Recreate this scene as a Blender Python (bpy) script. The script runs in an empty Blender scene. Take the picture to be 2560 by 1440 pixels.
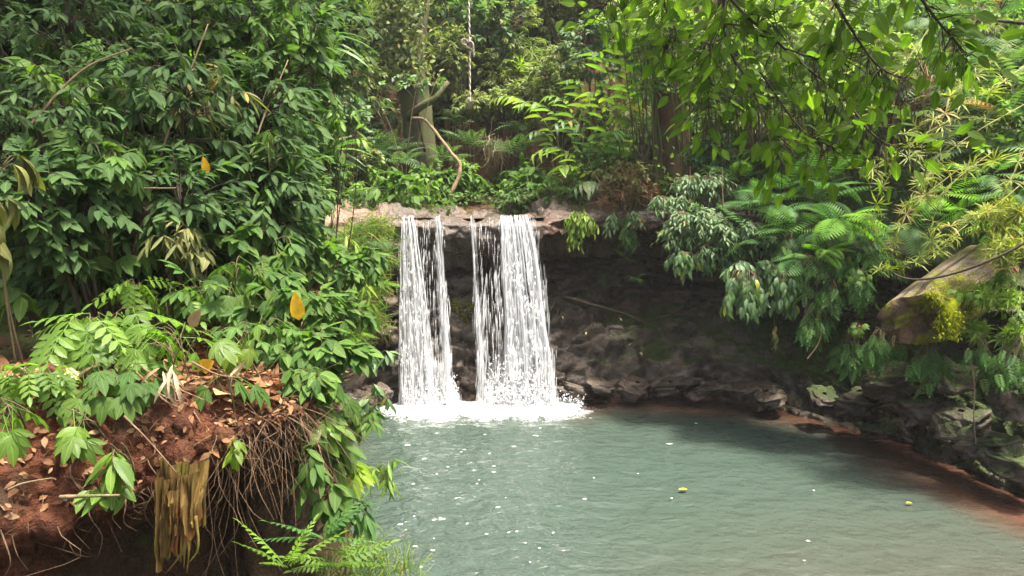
import bpy, math, random
import numpy as np
from mathutils import Matrix, Vector

# ------------------------------------------------------------------ camera, sky, sun, exposure
S = bpy.context.scene
C = S.collection
R = math.radians
CAM = np.array([0.0, 0.0, 2.85]); PITCH = R(7.2); FPX = 1898.0
cd = bpy.data.cameras.new('camera'); cam = bpy.data.objects.new('camera', cd); C.objects.link(cam)
cam.location = CAM; cam.rotation_euler = (R(90) - PITCH, 0, 0)
cd.sensor_width = 36; cd.lens = 36 * FPX / 2560; cd.clip_start = .05; cd.clip_end = 1000
S.camera = cam
TOSUN = Vector((0.26, -0.10, 0.95)).normalized()
wd = bpy.data.worlds.new('World'); S.world = wd; wd.use_nodes = True
wn = wd.node_tree; wn.nodes.clear()
sky = wn.nodes.new('ShaderNodeTexSky'); sky.sky_type = 'NISHITA'; sky.sun_disc = False
sky.sun_elevation = math.asin(TOSUN.z); sky.sun_rotation = math.atan2(TOSUN.x, TOSUN.y)
sky.air_density = 1.0; sky.dust_density = 8.0; sky.ozone_density = 1.0
bg = wn.nodes.new('ShaderNodeBackground'); bg.inputs[1].default_value = 0.15
wo = wn.nodes.new('ShaderNodeOutputWorld')
wn.links.new(sky.outputs[0], bg.inputs[0]); wn.links.new(bg.outputs[0], wo.inputs[0])
sd = bpy.data.lights.new('sun', 'SUN'); sun = bpy.data.objects.new('sun', sd); C.objects.link(sun)
sd.energy = 3.6; sd.angle = R(7); sd.color = (1, .95, .86)
sun.rotation_euler = (-TOSUN).to_track_quat('-Z', 'Y').to_euler(); sun.location = (0, 0, 40)
S.view_settings.view_transform = 'Standard'; S.view_settings.look = 'None'
S.view_settings.gamma = 1; S.view_settings.use_curve_mapping = False
S.view_settings.exposure = 1.8
S.render.engine = 'CYCLES'
cy = S.cycles
cy.max_bounces = 7; cy.diffuse_bounces = 4; cy.glossy_bounces = 3; cy.transmission_bounces = 4
cy.transparent_max_bounces = 10; cy.caustics_reflective = False; cy.caustics_refractive = False
cy.sample_clamp_indirect = 6.0
cy.use_denoising = True

# ------------------------------------------------------------------ helpers
rng = np.random.default_rng(11)
random.seed(5)

def px(u, v, y):
    """point seen at photo pixel (u, v) at world depth y"""
    a, b = (u - 1280) / FPX, (720 - v) / FPX
    cp, sp = math.cos(PITCH), math.sin(PITCH)
    d = np.array([a, cp + b * sp, -sp + b * cp])
    return CAM + d * (y / d[1])
def pxz(u, v, z):
    a, b = (u - 1280) / FPX, (720 - v) / FPX
    cp, sp = math.cos(PITCH), math.sin(PITCH)
    d = np.array([a, cp + b * sp, -sp + b * cp])
    return CAM + d * ((z - CAM[2]) / d[2])
def project(P):
    Q = np.asarray(P) - CAM
    cp, sp = math.cos(PITCH), math.sin(PITCH)
    f = Q[..., 1] * cp - Q[..., 2] * sp; up = Q[..., 1] * sp + Q[..., 2] * cp
    f = np.maximum(f, .01)
    return 1280 + FPX * Q[..., 0] / f, 720 - FPX * up / f, f
def sstep(a, b, x):
    t = np.clip((x - a) / (b - a), 0, 1); return t * t * (3 - 2 * t)
def norm(v):
    v = np.asarray(v, float); return v / np.maximum(np.linalg.norm(v, axis=-1, keepdims=True), 1e-9)

def _h(ix, iy, iz, seed):
    n = (ix.astype(np.int64) * 374761393 + iy.astype(np.int64) * 668265263 + iz.astype(np.int64) * 1274126177 + seed * 974711) & 0xffffffff
    n = ((n ^ (n >> 13)) * 1274126177) & 0xffffffff
    n = ((n ^ (n >> 16)) * 2246822519) & 0xffffffff
    return ((n ^ (n >> 15)) & 0xffffff) / float(0xffffff)
def vnoise(P, seed=0):
    i = np.floor(P); f = P - i; f = f * f * (3 - 2 * f)
    x, y, z = i[..., 0], i[..., 1], i[..., 2]
    r = 0
    for dx in (0, 1):
        for dy in (0, 1):
            for dz in (0, 1):
                w = (f[..., 0] if dx else 1 - f[..., 0]) * (f[..., 1] if dy else 1 - f[..., 1]) * (f[..., 2] if dz else 1 - f[..., 2])
                r = r + w * _h(x + dx, y + dy, z + dz, seed)
    return r * 2 - 1
def fbm(P, o=4, seed=0):
    r, a, t = 0, 1.0, 0
    for k in range(o):
        r = r + a * vnoise(P, seed + k * 7); t += a; a *= .5; P = P * 2.03
    return r / t
def worley(P, seed=0):
    i = np.floor(P); f1 = np.full(P.shape[:-1], 9.); f2 = f1.copy(); cid = np.zeros(P.shape[:-1])
    for dx in (-1, 0, 1):
        for dy in (-1, 0, 1):
            for dz in (-1, 0, 1):
                c = i + np.array([dx, dy, dz]); x, y, z = c[..., 0], c[..., 1], c[..., 2]
                q = c + np.stack([_h(x, y, z, seed), _h(x, y, z, seed + 1), _h(x, y, z, seed + 2)], -1)
                d = np.linalg.norm(q - P, axis=-1); h = _h(x, y, z, seed + 3)
                m = d < f1
                f2 = np.where(m, f1, np.minimum(f2, d)); cid = np.where(m, h, cid); f1 = np.where(m, d, f1)
    return f1, f2, cid

def mesh(name, V, F, mat=None, uv=None, attrs=None, smooth=True):
    """V (n,3); F (m,k) all faces with k corners; uv per vertex; attrs name -> float per vertex"""
    V = np.ascontiguousarray(V, np.float32); F = np.ascontiguousarray(F, np.int32)
    me = bpy.data.meshes.new(name); n, k = F.shape
    me.vertices.add(len(V)); me.vertices.foreach_set('co', V.ravel())
    me.loops.add(n * k); me.loops.foreach_set('vertex_index', F.ravel())
    me.polygons.add(n); me.polygons.foreach_set('loop_start', np.arange(0, n * k, k, dtype=np.int32))
    me.polygons.foreach_set('loop_total', np.full(n, k, np.int32))
    me.polygons.foreach_set('use_smooth', np.full(n, smooth))
    if uv is not None:
        l = me.uv_layers.new(name='UVMap'); l.data.foreach_set('uv', np.ascontiguousarray(np.asarray(uv, np.float32)[F.ravel()]).ravel())
    for a, d in (attrs or {}).items():
        t = me.attributes.new(a, 'FLOAT', 'POINT'); t.data.foreach_set('value', np.ascontiguousarray(d, np.float32))
    me.update(); me.validate()
    if mat: me.materials.append(mat)
    return me
def tag(o, label=None, cat=None, group=None, kind=None):
    if label: o['label'] = label
    if cat: o['category'] = cat
    if group: o['group'] = group
    if kind: o['kind'] = kind
    return o
def link(name, me, parent=None, loc=None):
    o = bpy.data.objects.new(name, me); C.objects.link(o)
    if parent is not None: o.parent = parent
    if loc is not None: o.location = loc
    return o
def empty(name, loc=(0, 0, 0)):
    o = bpy.data.objects.new(name, None); C.objects.link(o); o.location = loc; o.empty_display_size = .1
    return o
def grid_faces(nr, nc, wrap=False):
    i = np.arange(nr - 1)[:, None]; j = np.arange(nc if wrap else nc - 1)[None, :]
    j2 = (j + 1) % nc
    return np.stack([i * nc + j, i * nc + j2, (i + 1) * nc + j2, (i + 1) * nc + j], -1).reshape(-1, 4)
def catmull(P, n):
    P = np.asarray(P, float); m = len(P)
    if m == 2: return P[0] + (P[1] - P[0]) * np.linspace(0, 1, n)[:, None]
    Q = np.vstack([2 * P[0] - P[1], P, 2 * P[-1] - P[-2]])
    u = np.linspace(0, m - 1 - 1e-9, n); i = np.floor(u).astype(int); t = (u - i)[:, None]
    a, b, c, d = Q[i], Q[i + 1], Q[i + 2], Q[i + 3]
    return .5 * (2 * b + (c - a) * t + (2 * a - 5 * b + 4 * c - d) * t ** 2 + (3 * b - a - 3 * c + d) * t ** 3)
class Geo:
    """collects quads into one mesh"""
    def __init__(s): s.V = []; s.F = []; s.UV = []; s.A = []; s.n = 0
    def add(s, V, F, uv=None, a=0.0):
        V = np.asarray(V, float); s.V.append(V); s.F.append(np.asarray(F) + s.n); s.n += len(V)
        s.UV.append(np.zeros((len(V), 2)) if uv is None else np.asarray(uv)); s.A.append(np.broadcast_to(np.asarray(a, float), (len(V),)))
    def tube(s, pts, rad, sides=6, a=0.0, bump=0.0):
        pts = np.asarray(pts, float); n = len(pts); rad = np.broadcast_to(np.asarray(rad, float), (n,))
        T = norm(np.gradient(pts, axis=0)); ref = np.array([.31, .95, .07]) if abs(T[0, 1]) < .8 else np.array([1., .1, .2])
        X = norm(np.cross(T, ref)); Y = np.cross(T, X)
        th = np.linspace(0, 2 * np.pi, sides, endpoint=False)
        rr = rad[:, None] * np.ones(sides)
        if bump:
            rr = rr * (1 + bump * fbm(np.stack([np.broadcast_to(np.cos(th) * 1.3, rr.shape), np.broadcast_to(np.sin(th) * 1.3, rr.shape), np.broadcast_to((np.arange(n) * .6)[:, None], rr.shape)], -1) + pts[0], 3, 3))
        V = pts[:, None] + rr[..., None] * (np.cos(th)[None, :, None] * X[:, None] + np.sin(th)[None, :, None] * Y[:, None])
        uv = np.stack([np.broadcast_to(th / 6.283, (n, sides)), np.broadcast_to(np.linspace(0, 1, n)[:, None], (n, sides))], -1)
        F = grid_faces(n, sides, True)
        V = V.reshape(-1, 3); uv = uv.reshape(-1, 2)
        # end caps (as fans of quads onto a centre)
        e = len(V); V = np.vstack([V, pts[0], pts[-1]]); uv = np.vstack([uv, uv[0], uv[-1]])
        k = np.arange(0, sides, 2); b = (n - 1) * sides
        c1 = np.stack([np.full_like(k, e), (k + 2) % sides, (k + 1) % sides, k], -1)
        c2 = np.stack([np.full_like(k, e + 1), b + k, b + (k + 1) % sides, b + (k + 2) % sides], -1)
        if sides % 2 == 0: F = np.vstack([F, c1, c2])
        s.add(V, F, uv, a)
    def build(s, name, mat, smooth=True):
        if not s.V: return None
        return mesh(name, np.vstack(s.V), np.vstack(s.F), mat, np.vstack(s.UV), {'rnd': np.concatenate(s.A)}, smooth)

# ------------------------------------------------------------------ materials
class M:
    def __init__(s, name):
        s.m = bpy.data.materials.new(name); s.m.use_nodes = True; s.t = s.m.node_tree; s.t.nodes.clear()
        s.out = s.t.nodes.new('ShaderNodeOutputMaterial')
    def n(s, typ, **kw):
        nd = s.t.nodes.new('ShaderNode' + typ)
        for k, v in kw.items():
            if k.startswith('i_'): s.set(nd, k[2:].replace('_', ' '), v)
            elif k.startswith('n_'): s.set(nd, int(k[2:]), v)
            else: setattr(nd, k, v)
        return nd
    def set(s, nd, key, v):
        sock = nd.inputs[key]
        if isinstance(v, bpy.types.NodeSocket): s.t.links.new(v, sock)
        elif isinstance(v, bpy.types.Node): s.t.links.new(v.outputs[0], sock)
        else: sock.default_value = v if not (isinstance(v, tuple) and len(v) == 3 and sock.type == 'RGBA') else (*v, 1)
    def math(s, op, a, b=0.0, clamp=False):
        return s.n('Math', operation=op, n_0=a, n_1=b, use_clamp=clamp).outputs[0]
    def mix(s, f, a, b):
        nd = s.t.nodes.new('ShaderNodeMix'); nd.data_type = 'RGBA'
        for idx, v in ((0, f), (6, a), (7, b)): s.set(nd, idx, v)
        return nd.outputs[2]
    def mulc(s, a, b):
        nd = s.t.nodes.new('ShaderNodeMix'); nd.data_type = 'RGBA'; nd.blend_type = 'MULTIPLY'
        for idx, v in ((0, 1.0), (6, a), (7, b)): s.set(nd, idx, v)
        return nd.outputs[2]
    def ramp(s, f, lo, hi, a=0.0, b=1.0):
        nd = s.n('MapRange', clamp=True); s.set(nd, 0, f); s.set(nd, 1, lo); s.set(nd, 2, hi); s.set(nd, 3, a); s.set(nd, 4, b)
        return nd.outputs[0]
    def noise(s, scale, det=4, rough=.55, vec=None, dist=0.0):
        nd = s.n('TexNoise', i_Scale=scale, i_Detail=det, i_Roughness=rough, i_Distortion=dist)
        if vec is not None: s.set(nd, 'Vector', vec)
        return nd.outputs[0]
    def pos(s): return s.n('NewGeometry').outputs['Position']
    def attr(s, name): return s.n('Attribute', attribute_name=name).outputs['Fac']
    def bump(s, h, strength=.5, dist=.02):
        nd = s.n('Bump', i_Strength=strength, i_Distance=dist); s.set(nd, 'Height', h); return nd.outputs[0]
    def pbsdf(s, col, rough=.6, spec=.4, normal=None, **kw):
        nd = s.n('BsdfPrincipled'); s.set(nd, 'Base Color', col); s.set(nd, 'Roughness', rough); s.set(nd, 'Specular IOR Level', spec)
        if normal is not None: s.set(nd, 'Normal', normal)
        for k, v in kw.items(): s.set(nd, k.replace('_', ' '), v)
        return nd.outputs[0]
    def done(s, sh): s.t.links.new(sh, s.out.inputs[0]); return s.m

def leafmat(name, c1, c2, trans=.35, rough=.42, spec=.35, old=None, oldp=.03, rib=1.5, tl=(1.5, 1.75, .7)):
    m = M(name)
    r = m.math('FRACT', m.math('ADD', m.attr('rnd'), m.n('ObjectInfo').outputs['Random']))
    r2 = m.math('FRACT', m.math('MULTIPLY', r, 17.31))
    col = m.mix(r, c1, c2)
    col = m.mulc(col, m.mix(r2, (.72, .72, .72), (1.25, 1.25, 1.2)))
    nz = m.noise(14, 2, .5, m.pos())
    col = m.mulc(col, m.mix(nz, (.75, .78, .75), (1.22, 1.18, 1.2)))
    uv = m.n('UVMap').outputs[0]; sx = m.n('SeparateXYZ'); m.set(sx, 0, uv)
    ax = m.math('ABSOLUTE', m.math('SUBTRACT', sx.outputs[0], .5))
    ribf = m.ramp(ax, .02, .05, 1, 0)
    vein = m.math('SINE', m.math('MULTIPLY', m.math('ADD', sx.outputs[1], m.math('MULTIPLY', ax, -.7)), 62.0))
    if rib: col = m.mulc(col, m.mix(ribf, (1, 1, 1), (rib, rib, rib)))
    col = m.mulc(col, m.mix(m.ramp(vein, .6, 1), (1, 1, 1), (1.12, 1.12, 1.05)))
    if old:
        col = m.mix(m.ramp(r, 1 - oldp, 1 - oldp * .8), col, old)
    nrm = m.bump(vein, .25, .004)
    a = m.pbsdf(col, rough, spec, nrm)
    t = m.n('BsdfTranslucent'); m.set(t, 0, m.mulc(col, tl))
    mx = m.n('MixShader'); m.set(mx, 0, trans); m.t.links.new(a, mx.inputs[1]); m.t.links.new(t.outputs[0], mx.inputs[2])
    return m.done(mx.outputs[0])

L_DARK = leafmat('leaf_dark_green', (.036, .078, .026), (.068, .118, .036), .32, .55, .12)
L_OLIVE = leafmat('leaf_olive', (.085, .105, .030), (.15, .15, .045), .28, .5, .25, (.30, .20, .05), .05)
L_MID = leafmat('leaf_mid_green', (.048, .108, .024), (.090, .155, .030), .36, .5, .16)
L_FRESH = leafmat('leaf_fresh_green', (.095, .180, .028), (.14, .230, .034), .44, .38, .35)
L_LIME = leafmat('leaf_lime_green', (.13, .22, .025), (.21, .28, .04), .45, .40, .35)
L_GREY = leafmat('leaf_grey_green', (.07, .135, .055), (.12, .19, .075), .32, .38, .4, (.3, .3, .04), .02)
L_FERN = leafmat('leaf_fern_green', (.05, .125, .035), (.085, .17, .040), .36, .5, .2, (.25, .15, .05), .02, rib=0)
L_FERNB = leafmat('leaf_fern_bright', (.11, .25, .02), (.15, .29, .03), .42, .5, .2, rib=0)
L_BAMB = leafmat('leaf_bamboo', (.15, .20, .025), (.25, .27, .045), .40, .45, .3, (.34, .26, .09), .04, rib=0)
L_BACK = leafmat('leaf_back_green', (.105, .145, .045), (.18, .21, .065), .36, .5, .25, (.25, .2, .06), .05, rib=0)
L_BACK2 = leafmat('leaf_back_blue', (.075, .145, .065), (.125, .195, .08), .36, .5, .25, rib=0)
L_GING = leafmat('leaf_ginger', (.06, .15, .028), (.10, .20, .040), .40, .30, .5, (.35, .32, .06), .02)
L_SHADE = leafmat('leaf_overhang', (.062, .120, .014), (.10, .160, .018), .58, .6, .08)
L_MOSS = leafmat('leaf_moss', (.20, .24, .010), (.30, .31, .012), .3, .8, .1, rib=0)
L_GRASS = leafmat('leaf_grass', (.09, .17, .025), (.17, .22, .045), .38, .5, .25, (.28, .2, .07), .12, rib=0)
def drymat(name, c1, c2, c3):
    m = M(name)
    r = m.math('FRACT', m.math('ADD', m.attr('rnd'), m.n('ObjectInfo').outputs['Random']))
    col = m.mix(r, c1, c2); col = m.mix(m.ramp(m.math('FRACT', m.math('MULTIPLY', r, 7.7)), .6, .9), col, c3)
    nz = m.noise(35, 4, .6, m.pos()); col = m.mulc(col, m.mix(nz, (.45, .45, .45), (1.4, 1.35, 1.3)))
    a = m.pbsdf(col, .65, .2, m.bump(nz, .4, .01)); t = m.n('BsdfTranslucent'); m.set(t, 0, col)
    mx = m.n('MixShader'); m.set(mx, 0, .18); m.t.links.new(a, mx.inputs[1]); m.t.links.new(t.outputs[0], mx.inputs[2])
    return m.done(mx.outputs[0])
L_DRY = drymat('dry_leaf', (.14, .060, .026), (.26, .135, .060), (.34, .22, .12))
L_YEL = drymat('yellow_leaf', (.75, .42, .02), (.80, .50, .03), (.65, .36, .02))
L_PALE = drymat('pale_dry_leaf', (.42, .36, .22), (.52, .44, .29), (.36, .26, .13))
L_SHEATH = drymat('rotting_sheath', (.28, .17, .035), (.33, .23, .045), (.36, .15, .05))

def barkmat(name, c1, c2, moss=None, mossf=.5, scale=6, rough=.85):
    m = M(name); p = m.pos()
    mp = m.n('Mapping'); m.set(mp, 'Vector', p); mp.inputs['Scale'].default_value = (1, 1, .25)
    a = m.noise(scale * 3, 6, .65, mp.outputs[0]); b = m.noise(scale * .5, 3, .5, p)
    col = m.mix(m.ramp(a, .3, .7), c1, c2)
    col = m.mulc(col, m.mix(b, (.6, .6, .6), (1.35, 1.35, 1.35)))
    if moss: col = m.mix(m.ramp(m.noise(scale, 4, .6, p), mossf - .06, mossf + .1), col, moss)
    return m.done(m.pbsdf(col, rough, .2, m.bump(a, .8, .03)))
B_TWIG = barkmat('bark_twig', (.10, .075, .04), (.17, .13, .07))
B_GREEN = barkmat('stem_green', (.07, .11, .03), (.12, .15, .05))
B_DARK = barkmat('bark_dark', (.035, .028, .018), (.075, .06, .04))
B_RED = barkmat('bark_red_brown', (.045, .024, .016), (.15, .078, .05), (.085, .075, .035), .56, scale=3)
B_MOSSY = barkmat('bark_mossy', (.05, .042, .027), (.12, .098, .065), (.075, .085, .03), .45, 5)
B_TAN = barkmat('bark_tan', (.17, .115, .065), (.28, .20, .12), (.12, .115, .05), .55, scale=9)
B_ROOT = barkmat('root_brown', (.13, .075, .04), (.25, .16, .095), scale=12)

def rockmat():
    m = M('wet_rock'); p = m.pos(); g = m.n('NewGeometry')
    a = m.noise(2.2, 6, .62, p); b = m.noise(11, 6, .65, p); c = m.noise(.9, 3, .5, p)
    col = m.mix(m.ramp(a, .32, .68), (.030, .024, .017), (.115, .084, .058))
    col = m.mix(m.ramp(c, .5, .68), col, (.065, .036, .024))
    col = m.mix(m.attr('red'), col, m.mix(m.ramp(b, .3, .7), (.16, .08, .045), (.33, .20, .12)))
    col = m.mulc(col, m.mix(b, (.45, .45, .45), (1.5, 1.5, 1.5)))
    sx = m.n('SeparateXYZ'); m.set(sx, 0, g.outputs['Normal'])
    mo = m.math('ADD', m.math('MULTIPLY', sx.outputs[2], .28), m.math('ADD', m.noise(2.6, 5, .65, p), m.math('SUBTRACT', m.attr('moss'), .56)))
    mf = m.ramp(mo, .40, .56)
    col = m.mix(mf, col, m.mix(m.noise(24, 3, .6, p), (.018, .032, .006), (.068, .095, .014)))
    rough = m.math('ADD', m.ramp(b, .3, .7, .16, .5), m.math('MULTIPLY', mf, .5), True)
    h = m.math('ADD', m.math('MULTIPLY', b, .6), m.math('ADD', m.math('MULTIPLY', m.noise(40, 4, .7, p), .3), m.math('MULTIPLY', m.math('MULTIPLY', mf, m.noise(70, 2, .6, p)), .6)))
    return m.done(m.pbsdf(col, rough, .5, m.bump(h, .9, .05)))
ROCK = rockmat()
def soilmat(name='red_soil'):
    m = M(name); p = m.pos()
    a = m.noise(1.6, 5, .6, p); b = m.noise(16, 6, .7, p); c = m.noise(60, 3, .7, p)
    col = m.mix(m.ramp(a, .3, .7), (.075, .030, .016), (.20, .066, .030))
    col = m.mulc(col, m.mix(b, (.45, .43, .42), (1.5, 1.5, 1.5)))
    col = m.mix(m.ramp(m.noise(5, 5, .65, p), .52, .7), col, (.085, .055, .032))
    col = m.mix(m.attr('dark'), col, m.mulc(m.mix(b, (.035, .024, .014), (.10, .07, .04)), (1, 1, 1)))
    h = m.math('ADD', b, m.math('MULTIPLY', c, .5))
    return m.done(m.pbsdf(col, .9, .15, m.bump(h, 1.0, .05)))
SOIL = soilmat()
def groundmat():
    m = M('forest_floor'); p = m.pos()
    a = m.noise(.9, 5, .6, p); b = m.noise(9, 6, .7, p)
    col = m.mix(m.ramp(a, .35, .65), (.04, .027, .016), (.10, .050, .028))
    col = m.mix(m.ramp(m.noise(2.3, 4, .6, p), .5, .62), col, (.055, .075, .02))
    col = m.mulc(col, m.mix(b, (.4, .4, .4), (1.5, 1.5, 1.5)))
    return m.done(m.pbsdf(col, .95, .1, m.bump(b, 1.0, .08)))
GROUND = groundmat()
# ------------------------------------------------------------------ terrain: pool outline with its banks
def P2(u, v): return pxz(u, v, 0)[:2]
# rock cliff: waterline point, lip d, lip z, recess d, shelf z, inland slope, moss, red
RK = [((-2.9, 7.6), .45, 2.2, .50, 1.2, .12, .05, .3), ((-2.25, 8.9), .45, 2.46, .50, 1.3, .12, .05, .5), ((-1.82, 9.75), .35, 2.60, .40, 1.3, .10, -.05, .6),
      ((-1.42, 10.02), .06, 2.52, .30, 1.35, .03, .0, .08), ((-.85, 10.12), -.06, 2.49, .62, 1.55, .03, .05, .03), ((-.2, 10.15), -.08, 2.49, .85, 1.5, .03, .08, .03), ((.4, 10.1), -.05, 2.50, 1.0, 1.4, .04, .05, .03),
      (P2(1480, 996), .35, 2.60, 1.35, 1.22, .06, .10, .12), (P2(1680, 990), .55, 2.63, 1.45, 1.15, .12, .14, .0), (P2(1900, 1003), .5, 2.6, 1.35, 1.05, .45, .12, 0),
      (P2(2010, 1032), .2, 2.5, 1.0, 1.0, .6, .14, 0), (P2(2110, 1064), .35, 2.4, .9, 1.1, .7, .16, 0), (P2(2300, 1125), .55, 2.1, .8, 1.05, .8, .2, 0), (P2(2440, 1178), .65, 1.9, .75, 1.0, .8, .24, 0),
      (P2(2560, 1235), .65, 1.8, .75, .95, .8, .24, 0), ((5.6, 5.3), .6, 1.8, .75, .9, .7, .2, 0), ((6.1, 3.4), .5, 1.7, .6, .9, .6, .2, 0), ((6.5, .6), .5, 1.6, .6, .9, .5, .2, 0)]
# red earth bank: rim point, rim z, undercut depth, face thickness, bulge, flat depth behind rim
EB = [((-5.5, 2.1), 2.0, -.1, .5, .3, .9), ((-3.2, 2.55), 2.03, -.12, .5, .3, .9), ((-2.2, 2.72), 2.03, -.10, .5, .25, .9), ((-1.86, 2.84), 2.02, .10, .42, .12, .8), ((-1.62, 2.95), 2.02, .5, .40, .08, .8),
      ((-1.38, 3.04), 2.0, .55, .34, .03, .7), ((-1.15, 3.13), 1.98, .5, .16, .0, .6), ((-1.0, 3.24), 1.97, .25, .1, .0, .5), ((-.96, 3.5), 1.97, .1, .1, .0, .5),
      ((-1.05, 4.1), 1.98, .1, .3, 0, .7), ((-1.35, 5.1), 2.0, .1, .4, .0, .9), ((-1.75, 6.3), 2.1, .1, .4, .1, .9), ((-2.1, 7.4), 2.25, .1, .4, .1, .9), ((-2.6, 8.6), 2.35, .1, .4, .1, .9)]
rk_xy = np.array([r[0] for r in RK]); rk_pr = np.array([r[1:] for r in RK])
eb_xy = np.array([r[0] for r in EB]); eb_pr = np.array([r[1:] for r in EB])

def bank_surface(xy, profiles, ns, nt, ts):
    """sweep the profile (list of (d,z) per control point, same count) along the plan curve"""
    c = catmull(xy, ns); n_c = len(xy)
    T = norm(np.gradient(c, axis=0)); N = np.stack([-T[:, 1], T[:, 0]], -1)      # left of travel = inland
    for _ in range(10): N[1:-1] = norm(N[:-2] + N[1:-1] * 2 + N[2:])
    pr = catmull(profiles.reshape(n_c, -1), ns).reshape(ns, -1, 2)
    t = np.linspace(0, 1, nt); out = np.zeros((ns, nt, 3))
    for i in range(ns):
        d = np.interp(t, ts, pr[i, :, 0]); z = np.interp(t, ts, pr[i, :, 1])
        for _ in range(2):
            d[1:-1] = (d[:-2] + 2 * d[1:-1] + d[2:]) / 4; z[1:-1] = (z[:-2] + 2 * z[1:-1] + z[2:]) / 4
        out[i, :, :2] = c[i] + N[i] * d[:, None]; out[i, :, 2] = z
    return out
def grid_normals(G):
    a = np.gradient(G, axis=0); b = np.gradient(G, axis=1); return norm(np.cross(b, a))

# --- rock cliff
def rock_profile(p):
    ld, lz, ov, sz, sl, mo, re = p
    return np.array([(ld + 2.6, lz + sl * 2.2 - .14), (ld + 1.0, lz + sl * .7), (ld + .32, lz + .02), (ld + .08, lz), (ld, lz - .07), (ld + .03, lz - .27), (ld + max(ov - ld, 0) * .5, lz - .42),
                     (ov, lz - .72), (ov + .05, sz + .25), (ov - .06, sz), (ov * .62, sz * .74), (ov * .25, sz * .36), (0, 0), (-.25, -.35), (-1.0, -1.2)])
rts = np.array([0, .10, .17, .20, .225, .265, .34, .42, .52, .58, .68, .80, .90, .94, 1])
prof = np.array([rock_profile(p) for p in rk_pr])
NS, NT = 560, 200
G0 = bank_surface(rk_xy, prof, NS, NT, rts)
N0 = grid_normals(G0)
par = catmull(rk_pr, NS)
tt = np.linspace(0, 1, NT)
f1, f2, cid = worley(G0 * np.array([1.5, 1.5, 3.4]) + fbm(G0 * 2, 3, 5)[..., None] * .5, 4)
g1, g2, gid = worley(G0 * np.array([4.2, 4.2, 8.5]) + fbm(G0 * 5, 3, 15)[..., None] * .6, 9)
lipmask = np.exp(-((tt - .21) / .05) ** 2)[None, :] * np.ones((NS, 1))
amp = 1 - .85 * lipmask
dsp = .16 * (cid - .5) + .09 * np.clip((f2 - f1) * 3.2, 0, 1) + .055 * (gid - .5) + .04 * np.clip((g2 - g1) * 3, 0, 1) + .16 * fbm(G0 * .9, 3, 2) + .05 * fbm(G0 * 7, 4, 3)
st_ = G0[..., 2] * 4.3 + 1.3 * fbm(G0 * np.array([.8, .8, .5]), 3, 6); st_ = st_ - np.floor(st_); dsp = dsp + .10 * (st_ ** 1.5 - .4) * (.4 + .6 * (fbm(G0 * 1.7, 2, 8) > -.1))
G1 = G0 + N0 * (dsp * amp - .05)[..., None]
mossA = par[:, 5][:, None] + .20 * sstep(3.2, 4.2, G0[..., 0]) + .25 * (tt < .17)[None] * sstep(1.2, 2.2, G0[..., 0])
mossA = mossA + .22 * ((tt > .58) & (tt < .80))[None, :] * sstep(.6, 1.5, G0[..., 0]) + .1 * lipmask * sstep(.5, .9, G0[..., 0]) + .12 * lipmask * sstep(-1.5, -1.9, G0[..., 0])
redA = np.clip(par[:, 6][:, None] * np.clip(1.6 - 2.6 * tt[None], .12, 1), 0, 1)
cl = link('rock_cliff', mesh('rock_cliff', G1.reshape(-1, 3), grid_faces(NS, NT), ROCK, attrs={'moss': mossA.ravel(), 'red': redA.ravel()}))
tag(cl, kind='structure')
MOSS_AT = (G1[..., 0] > 3.3) & (G1[..., 2] > .06) & (G1[..., 2] < 1.9) & (tt[None, :] > .3) | (G1[..., 0] > .9) & (tt[None, :] > .60) & (tt[None, :] < .74) & (G1[..., 0] <= 3.3)

# --- red earth bank
def earth_profile(p):
    lz, ov, th, bu, fl = p
    return np.array([(fl, lz - .0), (.34, lz + .05), (.16, lz), (.03 - bu * .3, lz - .10), (-.03 - bu * .7, lz - th * .68), (-.03 - bu, lz - th), (.06 - bu * 1.1 + max(ov, 0) * .5, lz - th - .08), (ov - bu * .6, lz - th - .22),
                     (ov - bu * .5, max(lz - th - .6, .8)), (ov * .5 - .05 - bu, .55), (-.12 - bu, .28), (-.3 - bu, -.1), (-.9, -.8)])
ets = np.array([0, .14, .22, .28, .36, .46, .52, .58, .68, .78, .86, .94, 1])
eprof = np.array([earth_profile(p) for p in eb_pr])
ENS, ENT = 420, 150
E0 = bank_surface(eb_xy, eprof, ENS, ENT, ets); EN = grid_normals(E0)
et = np.linspace(0, 1, ENT)
ed = .11 * fbm(E0 * 2.3, 4, 21) + .06 * fbm(E0 * 8, 4, 22) + .02 * fbm(E0 * 30, 3, 23)
h1, h2, hid = worley(E0 * 9, 31); ed = ed + .035 * (hid - .5) + .016 * np.clip((h2 - h1) * 3, 0, 1)
flat = 1 - .6 * (et < .2)[None, :]
E1 = E0 + EN * (ed * flat)[..., None]
darkA = sstep(.55, .62, et)[None, :] * .85 + .75 * sstep(-1.32, -1.08, E0[..., 0]) * sstep(.22, .3, et)[None, :]  # undercut shadow put into the soil colour; also darker at the corner
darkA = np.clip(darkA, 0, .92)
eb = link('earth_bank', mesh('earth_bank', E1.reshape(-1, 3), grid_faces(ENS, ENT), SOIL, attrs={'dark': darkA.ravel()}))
tag(eb, kind='structure')

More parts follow.
